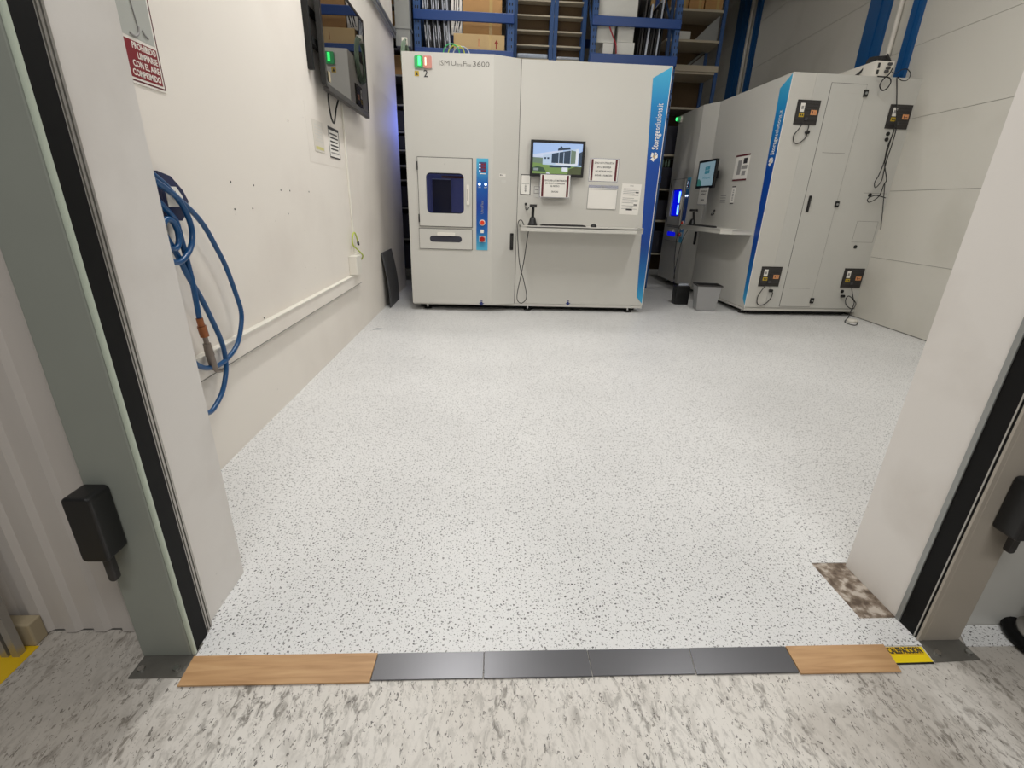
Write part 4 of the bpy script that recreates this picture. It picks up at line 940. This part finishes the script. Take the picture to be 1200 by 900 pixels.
fit = on([(1.992, .690), (1.996, .655), (2.004, .608)], x); b = MB(); b.cyl(fit[0], fit[1], .013, 'brass', n=12); b.cyl(fit[1], fit[2], .017, 'brass', n=8); b.build('brass_coupling', t)
g = on([(2.003, .608), (2.006, .575), (2.012, .52), (2.020, .455), (2.040, .435), (2.080, .425)], x)
b = MB(); b.cyl(g[0], g[1], .010, 'gun_steel', n=12); b.cyl(g[1], g[2], .015, 'gun_steel', r1=.018, n=12); b.cyl(g[2], g[3], .016, 'gun_steel', n=12); b.tube([g[3], g[4], g[5]], .007, 'gun_steel', smooth=3); b.build('blow_gun', t)

# dark ribbed mat leaning against the left wall
b = MB(); nseg = 8; y0, y1 = 5.44, 5.98
vs, fs = [], []
for i in range(nseg + 1):
    s_ = i / nseg; z = .006 + .61 * s_; x = -1.140 - .062 * (s_ ** 1.6) + .010 * math.sin(PI * s_)
    for (yy, dx) in ((y0, 0), (y1, 0), (y1, -.012), (y0, -.012)): vs.append((x + dx, yy, z))
for i in range(nseg):
    for k in range(4): j = (k + 1) % 4; fs.append((i * 4 + k, i * 4 + j, i * 4 + 4 + j, i * 4 + 4 + k))
fs += [(3, 2, 1, 0), tuple(nseg * 4 + q for q in range(4))]
b.add(vs, fs, 'mat_dark')
for i in range(20): z = .02 + i * .03; s_ = z / .616; b.box(-1.143 - .062 * s_ ** 1.6, -1.133 - .062 * s_ ** 1.6, y0 - .008, y0, z, z + .015, 'mat_dark')
tag(b.build('floor_mat'), 'dark grey ribbed mat leaning against the far end of left wall', 'mat')
b = MB(T(-1.12, 4.45, .002)); b.prism([(0, 0), (.07, .01), (.09, .04), (.03, .05)], 0, .004, 'film_pale'); tag(b.build('paper_scrap'), 'tiny pale scrap on the floor at the foot of left wall', 'scrap')

# ------------------------------------------------------------------ blue columns on the right wall
def col_pair(y0, y1, y2, y3, l1, l2, lp):
    for (a, c_, l) in ((y0, y1, l1), (y2, y3, l2)):
        t = thing('wall_post', l, 'post', (xr(a) - .03, (a + c_) / 2, 0))
        b = MB(); b.prism([(xr(a) - .032, a), (xr(a), a), (xr(c_), c_), (xr(c_) - .032, c_)], 0, ZC, 'column_blue'); b.build('flange', t)
        b = MB(); m_ = a * .62 + c_ * .38; b.prism([(xr(m_) - .042, m_), (xr(m_) - .032, m_), (xr(m_) - .032, m_ + .02), (xr(m_) - .042, m_ + .02)], 0, ZC, 'column_blue'); b.build('rib', t)
    ym = (y1 + y2) / 2
    b = MB(); b.cyl((xr(ym) - .028, ym, 0), (xr(ym) - .028, ym, ZC), .024, 'white_plastic', n=14)
    tag(b.build('wall_pipe'), lp, 'pipe')
col_pair(5.74, 5.90, 6.28, 6.66, 'narrow blue steel post behind the right machine, nearer the doorway', 'wide blue steel post behind the right machine', 'white pipe between the two lit blue posts on the right wall')
col_pair(9.8, 10.0, 10.35, 10.85, 'dark blue steel post far back on the right wall, nearer side', 'dark blue steel post at the far back of the right wall', 'white pipe between the far dark blue posts')

# ------------------------------------------------------------------ racking behind the machines
def rack(label, x0, x1, y0, y1, ztop, beams, decks, posts_w=.085, group=None, shell='rack_blue'):
    t = thing('pallet_rack', label, 'rack', ((x0 + x1) / 2, (y0 + y1) / 2, 0), group)
    for xx in (x0, x1 - posts_w):
        for yy in (y0, y1 - .07):
            b = MB(); b.box(xx, xx + posts_w, yy, yy + .07, 0.004, ztop, 'upright_blue')
            if yy == y0:
                z = 2.3
                while z < ztop: b.box(xx + .02, xx + .032, yy - .001, yy, z, z + .03, 'matt_black'); b.box(xx + .052, xx + .064, yy - .001, yy, z, z + .03, 'matt_black'); z += .075
            b.build('upright', t)
        b = MB()
        for k in range(4): b.tube([(xx + posts_w / 2, y0 + .05 if k % 2 else y1 - .05, .5 + k * .9), (xx + posts_w / 2, y1 - .05 if k % 2 else y0 + .05, 1.4 + k * .9)], .015, 'upright_blue', smooth=0, n=6)
        b.build('bracing', t)
    for (z0, z1) in beams:
        for yy in (y0 - .03, y1): MB().box(x0, x1, yy, yy + .03, z0, z1, shell).build('beam', t, bevel=.006)
    for z in decks: MB().box(x0 + .03, x1 - .03, y0 + .02, y1 - .02, z - .02, z, 'shelf_beige').build('deck', t)
    return t
def carton(x0, x1, y0, y1, z0, z1, label, m='cardboard', group=None, mark=False, name='cardboard_box', cat='box', tape=True):
    t = thing(name, label, cat, ((x0 + x1) / 2, (y0 + y1) / 2, z0), group)
    MB().box(x0, x1, y0, y1, z0 + .001, z1, m).build('box_body', t, bevel=.003)
    if tape: xm = (x0 + x1) / 2 + (x1 - x0) * .22; MB().box(xm - .02, xm + .02, y0 - .001, y0, z0 + .002, z1 - .002, 'cardboard_tape' if 'card' in m else 'paper_grey').build('tape', t)
    if mark:
        b = MB(T((x0 + x1) / 2, y0 - .001, (z0 + z1) / 2, FRONT)); w = (x1 - x0) / 2; h = (z1 - z0) / 2
        b.prism([(w * .66, -h * .5), (w * .70, -h * .5), (w * .70, h * .1), (w * .76, h * .1), (w * .68, h * .5), (w * .60, h * .1), (w * .66, h * .1)], 0, .001, 'print_red')
        b.box(-.01, 0.0, -h * .3, h * .5, 0, .001, 'brass'); b.box(-w * .35, w * .3, -h * .85, -h * .72, 0, .001, 'print_red'); b.build('printing', t)
    return t
DZ = 3.015
rack('blue pallet rack holding cartons behind the left of machine marked 2', -1.0, 0.272, 7.23, 8.15, 4.6, [(3.305, 3.410), (2.925, 3.010), (1.5, 1.6)], [2.98, 1.6])
carton(-0.50, 0.155, 7.24, 7.62, 2.98, 3.185, 'long flat pale carton with a red arrow on the left rack', 'cardboard_pale', mark=True)
carton(-0.385, 0.115, 7.30, 7.75, 3.186, 3.80, 'large brown carton with a centre tape, behind the upper left rack beam')
# sheets in plastic film leaning side by side
x = -.855
for k in range(12):
    m_ = ('plastic_film', 'film_pale', 'plastic_film', 'matt_black', 'film_pale')[k % 5]; w = random.uniform(.012, .022); lean = .05
    b = MB(); zt = 3.78 + random.uniform(-.05, .05)
    b.add([(x, 7.27, 2.981), (x + w, 7.27, 2.981), (x + w, 7.8, 2.981), (x, 7.8, 2.981), (x - lean, 7.27, zt), (x + w - lean, 7.27, zt), (x + w - lean, 7.8, zt), (x - lean, 7.8, zt)],
          [(0, 3, 2, 1), (4, 5, 6, 7), (0, 1, 5, 4), (1, 2, 6, 5), (2, 3, 7, 6), (3, 0, 4, 7)], m_)
    tag(b.build('wrapped_sheet'), 'film wrapped sheet standing in the row at the left of the rack', 'sheet', 'wrapped sheets on the left rack'); x += .027
b = MB(T(-.5, 7.32, 3.187, FRONT)); b.box(-.03, .105, 0, .56, -.02, 0, 'sign_white')
for k in range(3): b.prism([(-.01 + k * .03, .03), (.005 + k * .03, .03), (-.005 + k * .03 + .04, .18), (-.02 + k * .03 + .04, .18)], 0, .001, 'plastic_film'); b.prism([(.0 + k * .03, .26), (.012 + k * .03, .26), (.02 + k * .03, .52), (.006 + k * .03, .52)], 0, .001, 'plastic_film')
tag(b.build('printed_panel'), 'white panel with dark slanting stripes beside the large brown carton', 'panel')

# middle shelving, boards close together
def shelving(label, x0, x1, y0, y1, ztop, zs, posts, shelf_m, th=.02, back=None, pw=.05, pm='upright_blue'):
    t = thing('shelving_unit', label, 'shelving', ((x0 + x1) / 2, (y0 + y1) / 2, 0))
    for p in posts:
        for yy in (y0, y1 - .04): MB().box(p, p + pw, yy, yy + .04, .004, ztop, pm).build('post', t)
    for z in zs: MB().box(x0, x1, y0 + .005, y1 - .005, z - th, z, shelf_m).build('shelf', t)
    if back: MB().box(x0, x1, y1 - .004, y1, .1, ztop, back).build('back_panel', t)
    return t
shelving('narrow spaced shelving with brown backs behind the middle of machine marked 2', 0.30, 1.26, 7.60, 7.74, 4.6, [.4, .9, 1.4, 1.9, 2.4, 2.9, 3.04, 3.20, 3.365, 3.535, 3.70, 3.87], [0.28, 0.77, 0.825, 1.21], 'shelf_beige', .018, 'brown_mesh')
b = MB(); b.box(.335, .76, 7.606, 7.68, 3.041, 3.10, 'film_blue_white'); tag(b.build('plastic_wrap', bevel=.02), 'roll of clear bluish plastic wrap low on the middle shelving', 'wrap')
b = MB(); b.box(.885, 1.20, 7.606, 7.68, 3.041, 3.08, 'film_pale'); tag(b.build('plastic_wrap', bevel=.02), 'pale plastic wrap in the right bay of the middle shelving', 'wrap')

rack('blue pallet rack holding white foam boxes behind the right of machine marked 2', 1.275, 2.43, 7.23, 8.15, 4.6, [(3.335, 3.440), (2.925, 3.035), (1.5, 1.6)], [3.0, 1.6], .07)
MB_ = [(1.45, 1.585, 3.001, 3.17, 'small white foam box at the bottom left of the right rack'), (1.63, 1.865, 3.001, 3.185, 'wide white foam box at the bottom middle of the right rack'),
       (1.355, 1.585, 3.171, 3.375, 'white foam box stacked second on the left of the right rack'), (1.63, 1.84, 3.186, 3.385, 'white foam box stacked second in the middle of the right rack')]
for x0, x1, z0, z1, l in MB_: carton(x0, x1, 7.28, 7.7, z0, z1, l, 'foam_white', 'foam boxes on the right rack', name='foam_box', tape=False)
carton(1.355, 1.86, 7.28, 7.69, 3.386, 3.80, 'large white foam block on top of the stack in the right rack', 'foam_white', 'foam boxes on the right rack', name='foam_box', tape=False)
b = MB(); b.tube([(1.50, 7.22, 3.33), (1.55, 7.22, 3.24), (1.60, 7.21, 3.14), (1.615, 7.21, 3.04)], .009, 'red_strap'); tag(b.build('red_strap'), 'thin dark red strap hanging in front of the foam boxes', 'strap')
for k, x in enumerate((1.612, 2.23)):
    b = MB(); b.box(x - .022, x + .022, 7.70, 7.74, 3.001, 4.3, 'rack_blue'); tag(b.build('rack_divider'), ('blue upright bar between the white foam boxes', 'blue upright bar among the black bars of the right rack')[k], 'bar')
for k in range(9):
    x = 1.90 + k * .036; ln = .12; w = random.uniform(.015, .03); zt = random.uniform(3.5, 3.85)
    b = MB(); m_ = ('matt_black', 'dark_grey_plastic', 'matt_black', 'film_pale')[k % 4]
    b.add([(x, 7.28, 3.001), (x + w, 7.28, 3.001), (x + w, 7.6, 3.001), (x, 7.6, 3.001), (x + ln * .4, 7.34, zt), (x + w + ln * .4, 7.34, zt), (x + w + ln * .4, 7.66, zt), (x + ln * .4, 7.66, zt)],
          [(0, 3, 2, 1), (4, 5, 6, 7), (0, 1, 5, 4), (1, 2, 6, 5), (2, 3, 7, 6), (3, 0, 4, 7)], m_)
    tag(b.build('leaning_bar'), 'dark bar leaning in the bundle at the right of the right rack', 'bar', 'dark bars on the right rack')
for k, (x0, x1, l) in enumerate(((2.14, 2.20, 'pale timber plank leaning left of its twin in the right rack'), (2.255, 2.33, 'pale timber plank leaning right of its twin in the right rack'))):
    b = MB(); b.add([(x0 - .10, 7.75, 3.001), (x1 - .10, 7.75, 3.001), (x1 - .10, 7.8, 3.001), (x0 - .10, 7.8, 3.001), (x0 + .06, 7.75, 4.1), (x1 + .06, 7.75, 4.1), (x1 + .06, 7.8, 4.1), (x0 + .06, 7.8, 4.1)],
          [(0, 3, 2, 1), (4, 5, 6, 7), (0, 1, 5, 4), (1, 2, 6, 5), (2, 3, 7, 6), (3, 0, 4, 7)], 'timber')
    tag(b.build('timber_plank'), l, 'plank')

t = shelving('tall shelving with beige boards seen between the two machines', 2.60, 3.46, 8.32, 8.86, 4.8, [0.44, 0.98, 1.475, 1.99, 2.66, 3.14, 3.55, 3.93], [2.62, 3.42], 'shelf_beige', .03, 'brown_mesh')
MB().box(2.60, 3.46, 8.30, 8.325, 3.14, 3.22, 'shelf_beige').build('front_rail', t)
b = MB(); b.tube([(2.95, 8.80, 3.16), (3.42, 8.80, 3.55)], .02, 'grey_steel', smooth=0, n=6); b.add([(3.0, 8.83, 3.18), (3.42, 8.83, 3.18), (3.42, 8.83, 3.5)], [(0, 1, 2)], 'grey_steel'); b.build('brace', t)
b = MB(); b.add([(3.05, 8.40, 3.552), (3.41, 8.40, 3.552), (3.41, 8.42, 3.552), (3.05, 8.42, 3.552), (3.28, 8.40, 3.78), (3.41, 8.40, 3.89), (3.41, 8.42, 3.89), (3.28, 8.42, 3.78)],
      [(0, 3, 2, 1), (4, 5, 6, 7), (0, 1, 5, 4), (1, 2, 6, 5), (2, 3, 7, 6), (3, 0, 4, 7)], 'grey_steel')
tag(b.build('steel_sheet'), 'slanting grey steel sheet on the third board of the tall shelving', 'sheet')
carton(2.72, 2.98, 8.36, 8.6, 3.551, 3.66, 'low white box on the beige boards between the machines', 'foam_white', tape=False, name='white_box')
b = MB(); b.lathe([(0, 2.661), (.05, 2.661), (.05, 2.87), (.046, 2.87), (.046, 3.03), (0, 3.03)], 2.78, 8.42, 'paper'); tag(b.build('paper_roll'), 'white paper roll standing on the lowest beige board between the machines', 'roll')
for x0, x1, z1, l in ((2.69, 2.88, 4.3, 'brown carton at the left of the top board of the tall shelving'), (2.90, 3.12, 4.35, 'brown carton in the middle of the top board of the tall shelving'), (3.14, 3.40, 4.28, 'brown carton at the right of the top board of the tall shelving')):
    carton(x0, x1, 8.36, 8.75, 3.931, z1, l)
for z0, z1, l in ((.445, .80, 'lowest'), (.985, 1.30, 'second'), (1.48, 1.80, 'third'), (1.995, 2.40, 'fourth')):
    b = MB(); b.box(2.68, 3.36, 8.36, 8.8, z0, z1, 'inside_dark'); tag(b.build('dark_crate', bevel=.01), f'dark crate on the {l} board of the tall shelving between machines', 'crate')
for k in range(5):
    b = MB(); x = 2.72 + k * .05; b.lathe([(0, 1.805), (.018, 1.805), (.018, 1.87), (.008, 1.90), (.008, 1.93), (0, 1.93)], x, 8.345 + .03, 'cable_pale_green', n=10)
    tag(b.build('small_bottle'), 'small greenish bottle in the row on a dark crate between the machines', 'bottle', 'greenish bottles between the machines')

t = shelving('dark shelving with pale board edges in the gap left of machine marked 2', -2.3, -1.03, 7.45, 7.95, 4.6, [.18, .63, 1.07, 1.45, 1.64, 1.84, 2.07, 2.4, 2.75, 3.05, 3.27, 3.52, 3.78], [-2.3, -1.075], 'shelf_edge', .02, 'shelf_dark', pw=.04, pm='shelf_dark')
for z0, z1, l in ((2.752, 2.98, 'lower'), (3.272, 3.46, 'middle'), (3.522, 3.72, 'upper')):
    carton(-1.40, -1.085, 7.48, 7.85, z0, z1, f'tan carton on the {l} board of the shelving beyond the left wall', tape=False)
for z0, z1, l in ((.19, .55, 'bottom'), (.64, .98, 'second'), (1.08, 1.36, 'third'), (1.85, 2.02, 'fourth'), (2.08, 2.33, 'fifth')):
    b = MB(); b.box(-1.6, -1.085, 7.48, 7.85, z0, z1, 'inside_dark'); tag(b.build('dark_crate', bevel=.01), f'dark crate on the {l} board of the shelving beyond the left wall', 'crate')

# ------------------------------------------------------------------ lamps
def strip_lamp(x, y, z, along, power, label, L=1.5):
    t = thing('ceiling_light', label, 'lamp', (x, y, z), 'ceiling strip lights')
    dx, dy = (.08, L / 2) if along == 'y' else (L / 2, .08)
    MB().box(x - dx, x + dx, y - dy, y + dy, z + .02, z + .08, 'white_plastic').build('housing', t, bevel=.004)
    MB().box(x - dx + .01, x + dx - .01, y - dy + .01, y + dy - .01, z, z + .02, 'diffuser').build('diffuser', t)
    b = MB()
    for s_ in (-.8, .8): b.cyl((x + (s_ * dx if along == 'x' else 0), y + (s_ * dy if along == 'y' else 0), z + .08), (x + (s_ * dx if along == 'x' else 0), y + (s_ * dy if along == 'y' else 0), ZC), .006, 'grey_steel', n=8)
    b.build('suspension', t)
    la = bpy.data.lights.new('strip', 'AREA'); la.shape = 'RECTANGLE'; la.size = 2 * dx; la.size_y = 2 * dy; la.energy = power; la.color = (1.0, .985, .962)
    lo = bpy.data.objects.new('strip_lamp_light', la); C.objects.link(lo); lo.location = (x, y, z - .01)
strip_lamp(-0.30, 3.4, 4.0, 'y', 125, 'strip light above the left half of the room')
strip_lamp(2.3, 3.2, 4.4, 'y', 95, 'strip light above the right half of the room')
strip_lamp(-0.1, 6.3, 4.9, 'x', 52, 'strip light above the machine marked 2')
strip_lamp(3.0, 9.8, 4.6, 'x', 12, 'strip light at the back of the room')
def hall_light(x, y, z, sx, sy, power):
    la = bpy.data.lights.new('hall', 'AREA'); la.shape = 'RECTANGLE'; la.size = sx; la.size_y = sy; la.energy = power; la.color = (1.0, .985, .962)
    lo = bpy.data.objects.new('hall_lamp_light', la); C.objects.link(lo); lo.location = (x, y, z)
hall_light(0.3, -0.9, 3.6, 2.2, .5, 140)
# unseen blue light added behind the machine to tint the wall end
la = bpy.data.lights.new('blue', 'AREA'); la.size = .12; la.energy = 4.0; la.color = (.12, .2, 1.0)
lo = bpy.data.objects.new('added_blue_light', la); C.objects.link(lo); lo.location = (-.82, 7.0, 2.1); lo.rotation_euler = (PI / 2, 0, math.radians(125))

w = bpy.data.worlds.new('World'); bpy.context.scene.world = w; w.use_nodes = True
w.node_tree.nodes['Background'].inputs[0].default_value = (1.0, .96, .9, 1); w.node_tree.nodes['Background'].inputs[1].default_value = 0.25

# ------------------------------------------------------------------ camera
cam = bpy.data.cameras.new('Camera'); cam.sensor_fit = 'HORIZONTAL'; cam.sensor_width = 36; cam.lens = 36 * 549.0 / 1200
co = bpy.data.objects.new('Camera', cam); C.objects.link(co)
co.matrix_world = Matrix.Translation((0, 0, 1.18)) @ Matrix(((0.998683, -0.011627, -0.049967), (-0.042395, 0.361425, -0.931437), (0.028889, 0.932329, 0.360457))).to_4x4()
cam.clip_start = 0.02; cam.clip_end = 100
sc = bpy.context.scene; sc.camera = co
sc.view_settings.view_transform = 'Standard'; sc.view_settings.look = 'None'; sc.view_settings.gamma = 1; sc.view_settings.use_curve_mapping = False
sc.view_settings.exposure = -0.97
for o in bpy.data.objects:
    if '_w' in o: del o['_w']
